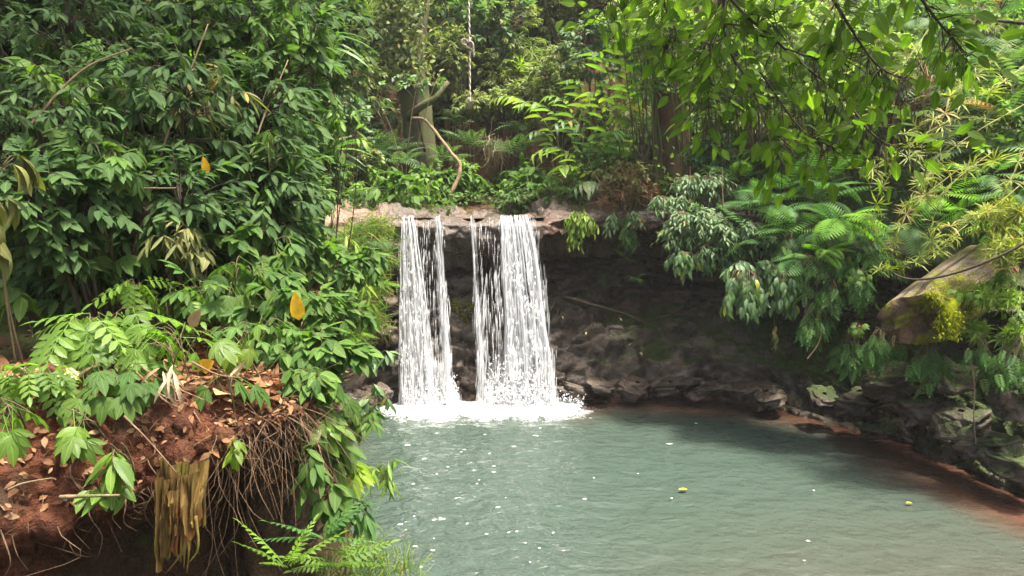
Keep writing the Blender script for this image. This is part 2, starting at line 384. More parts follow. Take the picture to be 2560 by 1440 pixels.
# --- boundary samples for the land height
bs_xy = np.vstack([catmull(eb_xy, 120), catmull(rk_xy, 200)])
eP = catmull(np.array([[p[0], .0, .55] for p in eb_pr]), 120)
rP = catmull(np.array([[p[1], p[4], p[2] + .55] for p in rk_pr]), 200)
near = np.array([(-6, 1.0), (-3, 1.2), (-1, 1.6), (.5, 1.9), (2.5, 1.8), (4.5, .8), (6.5, -.6)])
nP = np.tile([1.25, .0, .3], (60, 1))
bs_xy = np.vstack([bs_xy, catmull(near, 60)]); bsP = np.vstack([eP, rP, nP])
poly = np.vstack([catmull(near, 60), catmull(rk_xy, 200)[::-1], catmull(eb_xy, 120)[::-1]])
def in_poly(x, y):
    r = np.zeros(x.shape, bool); x2, y2 = np.roll(poly[:, 0], 1), np.roll(poly[:, 1], 1)
    for (a, b), c, d in zip(poly, x2, y2):
        if b == d: continue
        k = ((b > y) != (d > y)) & (x < (c - a) * (y - b) / (d - b) + a); r ^= k
    return r
def land(x, y, full=False):
    x = np.asarray(x, float); y = np.asarray(y, float)
    sh = x.shape; x = x.ravel(); y = y.ravel()
    d = np.sqrt((x[:, None] - bs_xy[None, :, 0]) ** 2 + (y[:, None] - bs_xy[None, :, 1]) ** 2)
    w = 1 / (d + .05) ** 4; w /= w.sum(1, keepdims=True)
    q = w @ bsP; dm = d.min(1)
    ins = in_poly(x, y); dm = np.where(ins, -dm, dm)
    z = q[:, 0] + q[:, 1] * np.clip(dm - .5, 0, 9)
    z = z + 1.5 * sstep(14.2, 15.1, y + .35 * np.sin(x * 1.3)) * sstep(7, 3, np.abs(x + .2)) + .62 * np.clip(y - 14.6, 0, 22) * sstep(12, 3, np.abs(x) - 4) + .55 * np.clip(-5.5 - x, 0, 12) * sstep(0, 6, y)
    z = z + .25 * np.clip(y - 10.6, 0, 4) * (sstep(.8, 3, x) + sstep(-1.8, -4, x))
    P = np.stack([x, y, 0 * x], -1)
    z = z + .12 * fbm(P * .7, 3, 41) * sstep(.5, 2, dm) + 2.5 * fbm(P * .05, 2, 43) * sstep(25, 60, np.hypot(x, y))
    z = np.minimum(z, 17 + .3 * z)
    if full: return z.reshape(sh), dm.reshape(sh), q[:, 2].reshape(sh)
    return z.reshape(sh)
gx = np.concatenate([np.linspace(-180, -12, 30), np.linspace(-11.5, -4, 40), np.linspace(-3.9, 9, 120), np.linspace(9.3, 16, 30), np.linspace(18, 180, 30)])
gy = np.concatenate([np.linspace(-120, -6, 20), np.linspace(-5, 8, 90), np.linspace(8.1, 22, 120), np.linspace(22.5, 40, 30), np.linspace(43, 260, 30)])
GX, GY = np.meshgrid(gx, gy)
lz_, dm_, th_ = land(GX, GY, True)
lz_ = lz_ - .1
GZ = np.where(dm_ < th_, -1.2 + (lz_ + 1.2) * sstep(th_ - .3, th_, dm_), lz_)
gr = link('ground', mesh('ground', np.stack([GX, GY, GZ], -1).reshape(-1, 3), grid_faces(len(gy), len(gx)), GROUND))
tag(gr, kind='structure')

# ------------------------------------------------------------------ pool water
def watermat():
    m = M('pool_water'); p = m.pos()
    n1 = m.noise(1.0, 3, .5, p)
    col = m.mix(n1, (.038, .058, .044), (.046, .066, .052))
    col = m.mix(m.attr('shallow'), col, m.mix(m.noise(2.5, 4, .6, p), (.058, .028, .018), (.085, .042, .026)))
    foam = m.attr('foam')
    v = m.n('TexVoronoi', i_Scale=26.0, feature='F1'); m.set(v, 'Vector', p)
    fn = m.math('ADD', m.math('MULTIPLY', m.noise(7, 6, .7, p, .6), .75), m.math('MULTIPLY', m.noise(34, 3, .6, p), .35))
    ff = m.ramp(m.math('ADD', foam, m.math('MULTIPLY', m.math('SUBTRACT', fn, .55), 1.9)), .42, .72)
    mp = m.n('Mapping'); m.set(mp, 'Vector', p); mp.inputs['Scale'].default_value = (1, 1.5, 1)
    w1 = m.noise(6.5, 2, .5, mp.outputs[0], .4); w2 = m.noise(2.6, 2, .5, mp.outputs[0], .3); w3 = m.noise(26, 2, .5, mp.outputs[0], .3)
    h = m.math('ADD', m.math('MULTIPLY', w1, m.math('ADD', .35, m.math('MULTIPLY', m.attr('rough'), 1.1))), m.math('ADD', m.math('MULTIPLY', w2, 1.1), m.math('MULTIPLY', w3, m.math('MULTIPLY', m.attr('rough'), .15))))
    nrm = m.bump(h, .5, .11)
    a = m.pbsdf(col, .07, .5, nrm, IOR=1.33)
    f = m.pbsdf(m.mix(m.noise(30, 4, .7, p), (.45, .48, .48), (.88, .89, .89)), .55, .3, m.bump(fn, 1.0, .08))
    mx = m.n('MixShader'); m.set(mx, 0, ff); m.t.links.new(a, mx.inputs[1]); m.t.links.new(f, mx.inputs[2])
    return m.done(mx.outputs[0])
WX = np.linspace(-3.6, 7.6, 280); WY = np.linspace(-2, 11.3, 330)
wx, wy = np.meshgrid(WX, WY)
def dseg(x, y, a, b):
    a = np.array(a); b = np.array(b); t = np.clip(((x - a[0]) * (b - a)[0] + (y - a[1]) * (b - a)[1]) / ((b - a) @ (b - a)), 0, 1)
    return np.hypot(x - a[0] - t * (b - a)[0], y - a[1] - t * (b - a)[1])
dfall = np.minimum(dseg(wx, wy, (-1.38, 9.85), (-.78, 9.80)), dseg(wx, wy, (-.35, 9.80), (.50, 9.80)))
foam = .95 * np.exp(-(np.maximum(dfall - .12, 0) / .40) ** 1.3) + .12 * np.exp(-(dfall / .9))
shore = catmull(rk_xy, 400)[150:]
ds = np.min(np.sqrt((wx.ravel()[:, None] - shore[None, ::2, 0]) ** 2 + (wy.ravel()[:, None] - shore[None, ::2, 1]) ** 2), 1).reshape(wx.shape)
Pw = np.stack([wx, wy, 0 * wx], -1)
sh_w = 1.15 + .45 * fbm(Pw * .8, 2, 51)
shallow = sstep(1.0, .25, ds / sh_w) * sstep(.5, 1.1, wx) + .22 * sstep(3.2, .8, np.hypot((wx - 4.2) / 1.6, (wy - 4.6) / 1.0)) + .12 * sstep(6, 4.5, wy) * sstep(0, 2, wx)
roughA = np.clip(np.exp(-((wx + .3) / 1.15) ** 2) * 1.0 + .3 * np.exp(-dfall / 1.2) + .1, 0, 1)
wz = (.012 * fbm(Pw * np.array([2.2, 3.0, 1]), 3, 52) * (1 + 1.5 * roughA) + .008 * fbm(Pw * np.array([5, 7, 1]), 2, 53) * roughA
      + .012 * np.sin(dfall * 9) * np.exp(-dfall / 1.5) + .05 * np.exp(-(dfall / .3) ** 2) * (1 + fbm(Pw * 6, 3, 54)))
pw = link('pool_water', mesh('pool_water', np.stack([wx, wy, wz], -1).reshape(-1, 3), grid_faces(330, 280), watermat(), attrs={'foam': foam.ravel(), 'shallow': np.clip(shallow, 0, 1).ravel(), 'rough': roughA.ravel()}))
tag(pw, kind='structure')

# ------------------------------------------------------------------ waterfall
def fallmat():
    m = M('falling_water'); uv = m.n('UVMap').outputs[0]
    mp = m.n('Mapping'); m.set(mp, 'Vector', uv); mp.inputs['Scale'].default_value = (46, 1.8, 1)
    a = m.noise(1.0, 6, .7, mp.outputs[0], .2)
    mp2 = m.n('Mapping'); m.set(mp2, 'Vector', uv); mp2.inputs['Scale'].default_value = (9, 1.1, 1)
    b = m.noise(1.0, 3, .5, mp2.outputs[0])
    al = m.ramp(m.math('ADD', m.math('ADD', m.math('MULTIPLY', a, .6), m.math('MULTIPLY', b, .4)), m.math('SUBTRACT', m.attr('rnd'), .5)), .40, .78, 0, .95)
    d = m.pbsdf((.78, .79, .80), .5, .3, m.bump(a, .8, .05))
    t = m.n('BsdfTranslucent'); m.set(t, 0, (.8, .81, .83))
    mx = m.n('MixShader', n_0=.35); m.t.links.new(d, mx.inputs[1]); m.t.links.new(t.outputs[0], mx.inputs[2])
    tr = m.n('BsdfTransparent'); m2 = m.n('MixShader'); m.set(m2, 0, al); m.t.links.new(tr.outputs[0], m2.inputs[1]); m.t.links.new(mx.outputs[0], m2.inputs[2])
    return m.done(m2.outputs[0])
FALL = fallmat()
def foammat(clear=0):
    m = M('water_streak' if clear else 'water_droplet')
    d = m.pbsdf((.88, .89, .9), .5, .3); t = m.n('BsdfTranslucent'); m.set(t, 0, (.86, .87, .88))
    mx = m.n('MixShader', n_0=.4); m.t.links.new(d, mx.inputs[1]); m.t.links.new(t.outputs[0], mx.inputs[2])
    if not clear: return m.done(mx.outputs[0])
    tr = m.n('BsdfTransparent'); m2 = m.n('MixShader', n_0=clear); m.t.links.new(mx.outputs[0], m2.inputs[1]); m.t.links.new(tr.outputs[0], m2.inputs[2])
    return m.done(m2.outputs[0])
DROP = foammat(); STREAK = foammat(.5)
wf = empty('waterfall', (-.5, 10.0, 0)); tag(wf, kind='structure')
WFL = np.array([-.5, 10.0, 0])
def fall_path(x0, x1, s, out=.26, ylip=10.05, zl=2.53, zb=0.0):
    """s in 0..1 from behind the lip to the pool; returns x,y,z"""
    x0, x1, s = np.broadcast_arrays(x0, x1, s)
    k = .10
    y = np.where(s < k, ylip + .38 * (1 - s / k), ylip - out * np.sqrt(np.clip((s - k) / (1 - k), 0, 1)) ** 1.15)
    z = np.where(s < k, zl + .015, zl - (zl - zb) * np.clip((s - k) / (1 - k), 0, 1))
    z = z - .03 * np.exp(-((s - k) / .03) ** 2)
    x = x0 + (x1 - x0) * np.clip((s - k) / (1 - k), 0, 1) ** .8
    return np.stack([x, y, z], -1)
def X(u, y=10.0): return px(u, 760, y)[0]
# top u-range, bottom u-range, sheet density, streak count, end height
STR = [((1008, 1036), (1006, 1086), .56, 2600, 0.0), ((1000, 1010), (1002, 1010), .30, 90, 0.0), ((1042, 1084), (1080, 1112), .26, 300, 0.0), ((1088, 1106), (1112, 1128), .56, 800, 0.0), ((1178, 1185), (1199, 1206), .54, 300, 0.35),
       ((1194, 1199), (1214, 1219), .44, 110, 0.55), ((1208, 1234), (1222, 1256), .24, 130, 0.45), ((1232, 1258), (1246, 1290), .34, 330, 0.2), ((1252, 1318), (1282, 1376), .62, 5200, 0.0), ((1318, 1342), (1356, 1386), .38, 600, 0.0)]
octv = np.array([(0, 0, .5), (.5, 0, 0), (0, .5, 0), (-.5, 0, 0), (0, -.5, 0), (0, 0, -.5)])
octf = np.array([(0, 1, 2), (0, 2, 3), (0, 3, 4), (0, 4, 1), (5, 2, 1), (5, 3, 2), (5, 4, 3), (5, 1, 4)])
def blobs(pos, size, name, mat, parent):
    """pos (n,3), size (n,3)"""
    n = len(pos); V = pos[:, None] + octv[None] * size[:, None]; F = (octf[None] + 6 * np.arange(n)[:, None, None]).reshape(-1, 3)
    me = mesh(name, V.reshape(-1, 3) - WFL, F, mat, attrs={'rnd': np.repeat(rng.random(n), 6)})
    return tag(link(name, me, parent), kind='stuff')
STR = [q + ({},) for q in STR] + [((1040, 1085), (1050, 1140), .46, 700, 0.0, dict(ylip=10.12, zl=.62)), ((1195, 1225), (1195, 1262), .46, 500, 0.0, dict(ylip=10.12, zl=.48)), ((1225, 1300), (1230, 1320), .5, 900, 0.0, dict(ylip=10.12, zl=.72)), ((1085, 1112), (1105, 1150), .42, 350, 0.0, dict(ylip=10.10, zl=.40))]
for (ua, ub), (va, vb), den, cnt, zb, kw in STR:
    g = Geo(); wt = X(ub) - X(ua); wb = X(vb, 9.85) - X(va, 9.85)
    def ribbon(u0, hw, out, dn, s0=0.0, s1=1.0, nu=5, ns=54):
        uu, ss = np.meshgrid(np.linspace(-1, 1, nu), np.linspace(s0, s1, ns), indexing='ij')
        w = hw * (.55 + .8 * ss) * (1 + .35 * fbm(np.stack([ss * 7, 0 * ss + u0 * 50, 0 * ss], -1), 2, 61))
        P = fall_path(X(ua) + wt * u0, X(va, 9.85) + wb * (.5 + (u0 - .5) * 1.3), ss, out, zb=zb, **kw)
        P[..., 0] += uu * w + (.010 + .03 * ss) * fbm(np.stack([ss * 3.5, 0 * ss + u0 * 31, 0 * ss + ua], -1), 2, 62) * (ss > .1)
        P[..., 1] += .02 * (1 - uu ** 2) * -1 + .04 * ss * fbm(np.stack([ss * 4, 0 * ss + u0 * 17, 0 * ss], -1), 2, 63)
        q = dn - .30 * np.abs(uu) ** 1.5 + .10 * (1 - ss) - .45 * np.clip(1 - ss / .14, 0, 1) - .5 * np.clip((ss - s1 + .12) / .12, 0, 1) * (s1 < .98) - .5 * np.clip((s0 + .1 - ss) / .1, 0, 1) * (s0 > .02)
        g.add((P - WFL).reshape(-1, 3), grid_faces(nu, ns), np.stack([P[..., 0] + u0 * 7, ss * 2.5 + u0 * 5], -1).reshape(-1, 2), q.ravel())
    if den > .3: ribbon(.5, max(wt, wb) * .36, .22, den - .22, nu=16)
    for k in range(max(2, int(cnt / 95))):
        s0 = 0.0 if rng.random() < .6 else rng.uniform(.08, .6); s1 = 1.0 if rng.random() < .7 else rng.uniform(max(.5, s0 + .25), .95)
        ribbon(rng.random(), rng.uniform(.006, .030), rng.uniform(.17, .31), den + rng.uniform(-.02, .16), s0, s1)
    link('water_stream', g.build('water_stream', FALL), wf)
    # frozen streaks and drops
    cnt = int(cnt * .6); n = cnt * 2; u = rng.random(n); s = .11 + .89 * rng.random(n) ** .8
    keep = fbm(np.stack([u * (ub - ua) / 9, s * 6, np.full(n, ua * .1)], -1), 2, 70) + .55 * rng.random(n) > .12
    u, s = u[keep][:cnt], s[keep][:cnt]; n = len(u)
    fr = 1 + .16 * (rng.random(n) - .5) * s
    P = fall_path(X(ua) + (X(ub) - X(ua)) * u, X(va, 9.85) + (X(vb, 9.85) - X(va, 9.85)) * (.5 + (u - .5) * 1.12), s, .24, zb=zb, **kw)
    P[:, 0] += rng.normal(0, .012, n) * (1 + 1.5 * s); P[:, 1] += rng.normal(0, .035, n) * (.4 + s)
    P[:, 2] = np.maximum(P[:, 2], .03)
    w = rng.uniform(.003, .011, n) * (.7 + .6 * s); l = rng.uniform(.07, .36, n) * (.5 + .7 * s)
    blobs(P, np.stack([w, w, l], -1), 'water_streak', STREAK, wf)
    if cnt > 1500:   # thicker broken clots in the lower part of the two main curtains
        n = int(cnt * .25); u = rng.random(n); s = .3 + .7 * rng.random(n) ** .7
        P = fall_path(X(ua) + wt * u, X(va, 9.85) + wb * (.5 + (u - .5) * 1.15), s, .25, zb=zb, **kw); P[:, 0] += rng.normal(0, .02, n) * s; P[:, 1] += rng.normal(0, .05, n)
        w = rng.uniform(.012, .034, n); blobs(P, np.stack([w, w, w * rng.uniform(1.5, 4.5, n)], -1), 'water_clot', STREAK, wf)
# splash at the foot and on the rock steps
sp = []
for a, b, n, h in ((-1.42, -.72, 2600, .30), (-.36, .56, 4200, .34), (-.30, .30, 900, .62), (.5, .95, 300, .16)):
    x = rng.uniform(a, b, n); z = np.abs(rng.normal(0, h * .5, n)); y = 9.86 + rng.normal(0, .13, n) - .1 * z
    sp.append(np.stack([x, y, z + .01], -1))
sp = np.vstack(sp); w = rng.uniform(.005, .022, len(sp))
blobs(sp, np.stack([w * 1.2, w * 1.2, w * rng.uniform(.8, 2.2, len(sp))], -1), 'splash_spray', DROP, wf)
# foam heap: lumpy white surface on the pool at the foot of each curtain
for a, b in ((-1.47, -.66), (-.42, .62)):
    uu, vv = np.meshgrid(np.linspace(0, 1, 70), np.linspace(0, 1, 40), indexing='ij')
    x = a + (b - a) * uu; y = 9.58 + .46 * vv
    y = y - .16 * (1 - vv) * (1 + fbm(np.stack([x * 3, y, 0 * x], -1), 2, 80)); P = np.stack([x, y, 0 * x], -1)
    e = (np.sin(np.pi * uu) ** .5) * (np.sin(np.pi * vv) ** .7)
    P[..., 2] = -.05 + e * (.05 + .10 * (fbm(P * 5, 3, 81) + .3) + .07 * (fbm(P * 16, 3, 82)))
    link('foam_heap', mesh('foam_heap', (P - WFL).reshape(-1, 3), grid_faces(70, 40)[:, ::-1], DROP), wf)
# shallow stream above the lip
uu, vv = np.meshgrid(np.linspace(0, 1, 60), np.linspace(0, 1, 40), indexing='ij')
sxp = -1.55 + 1.98 * uu + .35 * vv * np.sin(2 * uu); syp = 10.30 + 2.4 * vv
m = M('stream_water'); pz = m.pos()
strm = m.done(m.pbsdf(m.mix(m.noise(6, 4, .6, pz), (.10, .065, .045), (.17, .115, .08)), .07, .5, m.bump(m.noise(14, 3, .5, pz), .5, .03), IOR=1.33))
so = link('stream_water', mesh('stream_water', np.stack([sxp, syp, 2.50 + .01 * fbm(np.stack([sxp * 6, syp * 6, 0 * sxp], -1), 2, 5)], -1).reshape(-1, 3), grid_faces(60, 40)[:, ::-1], strm))
tag(so, kind='structure')
# ------------------------------------------------------------------ leaf templates: +Y along the leaf, Z the upper side, unit length
def leaf_t(w=.28, n=4, fold=.25, curl=.25, a=.7, b=.85, y0=0.0):
    t = np.linspace(0, 1, n + 1); k = (t ** a) * ((1 - t) ** b); k = k / k.max() * w * .5
    k[0] = .006; k[-1] = .004
    y = y0 + t * (1 - y0) * (1 - .12 * curl * t); z = curl * (.25 * t - .55 * t * t)
    V = np.zeros((n + 1, 3, 3)); V[:, 1] = np.stack([0 * t, y, z], -1)
    V[:, 0] = np.stack([-k, y, z + fold * k], -1); V[:, 2] = np.stack([k, y, z + fold * k], -1)
    uv = np.zeros((n + 1, 3, 2)); uv[:, 0, 0] = .5 - k / w; uv[:, 1, 0] = .5; uv[:, 2, 0] = .5 + k / w; uv[..., 1] = t[:, None]
    return V.reshape(-1, 3), grid_faces(n + 1, 3), uv.reshape(-1, 2)
def diamond(w=.3, fold=.2):
    return (np.array([(0, 0, 0), (w / 2, .45, fold * w), (0, 1, -.12), (-w / 2, .45, fold * w)]), np.array([[0, 1, 2, 3]]), np.array([(.5, 0), (1, .45), (.5, 1), (0, .45)]))
def xform(T, M3, p):
    return (T[0] @ np.asarray(M3).T + p, T[1], T[2])
def join_t(parts):
    V, F, U, n = [], [], [], 0
    for v, f, u in parts: V.append(v); F.append(f + n); U.append(u); n += len(v)
    return np.vstack(V), np.vstack(F), np.vstack(U)
def rot(ax, ang): return np.array(Matrix.Rotation(ang, 3, ax))
def stick(p, q, r):
    p, q = np.array(p, float), np.array(q, float); d = norm(q - p); x = norm(np.cross(d, [.2, .1, 1])) * r; y = np.cross(d, x)
    return (np.array([p + x, p - x * .5 + y, p - x * .5 - y, q + x, q - x * .5 + y, q - x * .5 - y]), np.array([(0, 1, 4, 3), (1, 2, 5, 4), (2, 0, 3, 5)]), np.full((6, 2), .5))
def palmate(n=5, w=.34, spread=62, rows=4):
    ps = [stick((0, 0, 0), (0, .42, .02), .008)]
    for k in range(n):
        a = (k - (n - 1) / 2) / ((n - 1) / 2) * R(spread) if n > 1 else 0; sc = .58 * (1 - .32 * abs(k - (n - 1) / 2) / ((n - 1) / 2))
        T = leaf_t(w, rows, .22, .35 + .2 * random.random(), .75, .8)
        ps.append(xform(T, rot('Z', -a) @ rot('X', -.25) * sc, np.array([0, .42, .02])))
    return join_t(ps)
def pinnate(pairs=5, w=.38, rows=3, ll=.34):
    ps = [stick((0, 0, 0), (0, .5, .03), .007), stick((0, .5, .03), (0, .86, -.02), .005)]
    for k in range(pairs):
        y = .14 + .72 * k / pairs; z = .03 - .1 * (y - .3) ** 2
        for s in (-1, 1):
            T = leaf_t(w, rows, .2, .35, .7, .8)
            ps.append(xform(T, rot('Z', -s * R(66 - 5 * k)) @ rot('X', -.2) * (ll * (1 - .08 * abs(k - 1.5))), np.array([0, y, z])))
    ps.append(xform(leaf_t(w, rows, .2, .35), np.eye(3) * ll, np.array([0, .84, -.02])))
    return join_t(ps)
def frond(np_=22, width=.30, arch=.55, detail=True, hang=.25, lw=.15):
    """fern frond, unit length: arching midrib, paired pinnae cut into pinnules"""
    ps = []; t = np.linspace(0, 1, 10); y = t * (1 - .18 * arch * t); z = arch * (.55 * t - .85 * t * t)
    for i in range(9): ps.append(stick((0, y[i], z[i]), (0, y[i + 1], z[i + 1]), .006 * (1 - .7 * t[i])))
    for k in range(np_):
        u = .14 + .85 * k / (np_ - 1); yy = np.interp(u, t, y); zz = np.interp(u, t, z); sl = arch * (.55 - 1.7 * u)
        ln = width * (np.sin(np.pi * (u * .86 + .12)) ** .75) * (1.05 - .25 * u)
        for s in (-1, 1):
            Rm = rot('X', math.atan(sl)) @ rot('Z', -s * R(70 - 22 * u)) @ rot('X', -hang)
            if detail:
                m = 7; pts = []
                for j in range(m):
                    q = (j + .5) / m; wl = .075 * (1 - q) ** .6 + .02
                    for s2 in (-1, 1):
                        D = (np.array([(0, -.03, 0), (.5, .3, .02), (0, 1, -.03), (-.35, .42, .02)]), np.array([[0, 1, 2, 3]]), np.array([(.5, 0), (1, .45), (.5, 1), (0, .45)]))
                        pts.append(xform(D, rot('Z', -s2 * R(58)) * np.array([.10, wl * 1.15, wl]), np.array([0, q, -.06 * q * q])))
                pts.append((np.array([(-.012, 0, 0), (.012, 0, 0), (.006, 1, -.06), (-.006, 1, -.06)]), np.array([[0, 1, 2, 3]]), np.full((4, 2), .5)))
                T = join_t(pts)
            else:
                T = leaf_t(lw, 2, .15, .3, .45, .7)
            ps.append(xform(T, Rm * ln, np.array([0, yy, zz])))
    return join_t(ps)
def whorl(n=11, ln=1.0, w=.10, cone=.55):
    ps = []
    for k in range(n):
        a = 6.283 * k / n + random.uniform(-.25, .25); e = random.uniform(-.5, .9) * cone
        T = leaf_t(w, 2, .2, .5 + .4 * random.random(), .6, .7)
        ps.append(xform(T, rot('Z', a) @ rot('X', e) * (ln * random.uniform(.65, 1.05)), np.zeros(3)))
    return join_t(ps)
def blade(w=.035, bend=.9, n=4):
    t = np.linspace(0, 1, n + 1); y = np.sin(t * bend * 1.3) / max(bend * 1.3, .1); z = -(1 - np.cos(t * bend * 1.3)) / max(bend * 1.3, .1)
    k = w * .5 * (1 - t ** 2) + .001
    V = np.stack([np.stack([-k, y, z], -1), np.stack([k, y, z], -1)], 1); uv = np.stack([np.stack([0 * t + .2, t], -1), np.stack([0 * t + .8, t], -1)], 1)
    return V.reshape(-1, 3), grid_faces(n + 1, 2), uv.reshape(-1, 2)

TL = {
    'lance': [leaf_t(.27, 5, .2, c, .75, .8) for c in (.15, .35, .6, .85)],
    'narrow': [leaf_t(.16, 4, .2, c, .6, .75) for c in (.2, .5, .9)],
    'ovate': [leaf_t(.46, 5, .18, c, .55, .95) for c in (.1, .3, .55)],
    'ovate3': [leaf_t(.46, 3, .18, c, .55, .9) for c in (.2, .5)],
    'heart': [leaf_t(.74, 5, .15, c, .35, .9) for c in (.15, .4)],
    'droop': [leaf_t(.32, 5, .22, c, .7, .85) for c in (.5, .8, 1.1)],
    'palm5': [palmate(5) for _ in range(3)], 'palm3': [palmate(3, .42, 55) for _ in range(3)],
    'pinn': [pinnate(5), pinnate(4)], 'pinn7': [pinnate(8, .30, 3, .22)],
    'ging': [leaf_t(.19, 7, .22, c, .5, .75) for c in (.5, .9, 1.2)],
    'strap': [leaf_t(.10, 8, .35, c, .45, .6) for c in (.8, 1.2)],
    'dia': [diamond(.34), diamond(.42, .35)], 'dian': [diamond(.16, .3)],
    'frond': [frond(15, .30, .55, False), frond(16, .27, .8, False), frond(14, .33, .35, False)],
    'frondb': [frond(13, .36, .5, False, .1, .19), frond(14, .33, .75, False, .15, .18)],
    'frondlo': [frond(12, .30, .6, False), frond(12, .26, .9, False)],
    'whorl': [whorl(12) for _ in range(3)], 'whorl8': [whorl(8, 1, .15, .8) for _ in range(3)],
    'blade': [blade(.035, .6), blade(.03, 1.0), blade(.03, 1.4)],
    'curl': [leaf_t(.45, 5, .7, c, .6, .8) for c in (-.9, .5, 1.3)],
}
_tm = {}
def tmesh(kind, i, mat):
    k = (kind, i, mat.name)
    if k not in _tm:
        v, f, u = TL[kind][i]; _tm[k] = mesh('leaf_' + kind, v, f, mat, u)
    return _tm[k]
def frame(d, n):
    """rotation matrices (N,3,3) with columns X, Y=d, Z~n"""
    d = norm(d); x = np.cross(d, n); x = norm(x); z = np.cross(x, d); return np.stack([x, d, z], -1)
def foliage(geo, kind, P, M3, sc, rnd):
    """merge leaves of a template kind into geo"""
    n = len(P)
    if not n: return
    idx = rng.integers(0, len(TL[kind]), n)
    for i, (v, f, u) in enumerate(TL[kind]):
        k = np.where(idx == i)[0]
        if not len(k): continue
        V = np.einsum('nij,vj->nvi', M3[k] * sc[k][:, None, None], v) + P[k][:, None]
        F = (f[None] + len(v) * np.arange(len(k))[:, None, None]).reshape(-1, 4)
        geo.add(V.reshape(-1, 3), F, np.tile(u, (len(k), 1)), np.repeat(rnd[k], len(v)))
def single_leaves(parent, base, kind, P, M3, sc, mat, name='leaf'):
    for i in range(len(P)):
        o = bpy.data.objects.new(name, tmesh(kind, int(rng.integers(0, len(TL[kind]))), mat))
        m = Matrix((M3[i] * sc[i]).tolist()).to_4x4(); m.translation = (P[i] - base).tolist()
        o.parent = parent; o.matrix_local = m; C.objects.link(o)

def ell_points(n, c, r, shell=.5, zmin=-9):
    out = []
    while len(out) < n:
        p = rng.normal(size=3); p /= np.linalg.norm(p); q = np.array(c) + p * np.array(r) * rng.random() ** (shell / 1.5)
        if q[2] > zmin: out.append(q)
    return np.array(out)
def bez(a, b, c, n):
    t = np.linspace(0, 1, n)[:, None]; return a * (1 - t) ** 2 + 2 * b * t * (1 - t) + c * t * t

def shrub(name, label, cat, base, crown, leaf='lance', L=(.09, .14), mat=None, bark=None, stems=5, twigs=60, lpt=7, droop=.35, tip=.35, nind=0, stem_r=.012, group=None,
          low=None, upn=1.0, side=.9, twig_up=.08, part='leaf', parts_only=False, zmin=-9, kindlow=None, face=0.0):
    """crown: list of (centre, radii) in world metres. Leaves nearest the camera become parts, the rest one foliage part."""
    base = np.array(base, float); mat = mat or L_MID; bark = bark or B_TWIG
    root = empty(name, base); tag(root, label, cat, group)
    vol = np.array([np.prod(r) ** .67 for _, r in crown]); vol /= vol.sum()
    g = Geo(); sp, sr = [], []
    for k in range(stems):
        c, r = crown[k % len(crown)]; tipp = ell_points(1, c, np.array(r) * .75, .8)[0]; tipp[2] = max(tipp[2], base[2] + .1)
        b0 = base + np.array([rng.normal(0, .04), rng.normal(0, .04), -.06]); mid = b0 * .45 + tipp * .55; mid[2] = b0[2] + (tipp[2] - b0[2]) * .75; mid[:2] += rng.normal(0, .06 * np.linalg.norm(tipp - b0), 2)
        p = bez(b0, mid, tipp, 9); rad = np.linspace(stem_r, stem_r * .3, 9); g.tube(p - base, rad, 6); sp.append(p[2:]); sr.append(rad[2:])
    sp = np.vstack(sp); sr = np.concatenate(sr)
    LP, LD, LN = [], [], []
    for c, r, n in [(crown[i][0], crown[i][1], max(3, int(round(twigs * vol[i])))) for i in range(len(crown))]:
        for tgt in ell_points(n, c, r, .55, zmin):
            dd = np.linalg.norm(sp - tgt, axis=1) + .7 * np.maximum(0, sp[:, 2] - tgt[2] + .03)
            j = int(np.argmin(dd + rng.random(len(dd)) * .12)); s0 = sp[j]
            mid = (s0 + tgt) / 2 + np.array([0, 0, twig_up + .12 * np.linalg.norm(tgt - s0)]) + rng.normal(0, .02, 3)
            p = bez(s0, mid, tgt, 6); g.tube(p - base, np.linspace(min(sr[j], .006) * .9, .0016, 6), 4)
            t = np.clip(1 - tip + tip * (np.arange(lpt) + rng.random(lpt) * .6) / lpt, 0, 1); ph = rng.random() * 6.28
            pos = np.stack([np.interp(t, np.linspace(0, 1, 6), p[:, i]) for i in range(3)], -1)
            tan = norm(p[-1] - p[-3]); a = ph + np.arange(lpt) * 2.4 + rng.normal(0, .25, lpt)
            X_ = norm(np.cross(tan, [0.05, .03, 1])); Y_ = np.cross(X_, tan)
            d = tan * (1 - .55 * side + .5 * ((t - t.min()) / max(np.ptp(t), .01)))[:, None] + side * (np.cos(a)[:, None] * X_ + .55 * np.sin(a)[:, None] * Y_)
            d = norm(d) + np.array([0, 0, -1]) * (droop * rng.uniform(.4, 1.5, lpt))[:, None]
            LP.append(pos); LD.append(d); LN.append(np.array([0, 0, upn]) + rng.normal(0, .33, (lpt, 3)) + face * norm(CAM - pos))
    LP = np.vstack(LP); LD = np.vstack(LD); LN = np.vstack(LN)
    M3 = frame(LD, LN); sc = rng.uniform(L[0], L[1], len(LP)); rnd = rng.random(len(LP))
    st = link('stem', g.build('stem', bark), root)
    nind = min(nind, 295)
    if nind:
        u, v, f = project(LP); vis = (u > -60) & (u < 2620) & (v > -60) & (v < 1500)
        key = np.where(vis, f, 99) + rng.normal(0, .08, len(f)); o = np.argsort(key); sel = o[:min(nind, vis.sum())]
        single_leaves(root, base, leaf, LP[sel], M3[sel], sc[sel], mat, part)
        k = np.ones(len(LP), bool); k[sel] = False
    else: k = np.ones(len(LP), bool)
    if k.any():
        g2 = Geo(); foliage(g2, low or leaf, LP[k] - base, M3[k], sc[k], rnd[k])
        tag(link('foliage', g2.build('foliage', mat), root), kind='stuff')
    return root
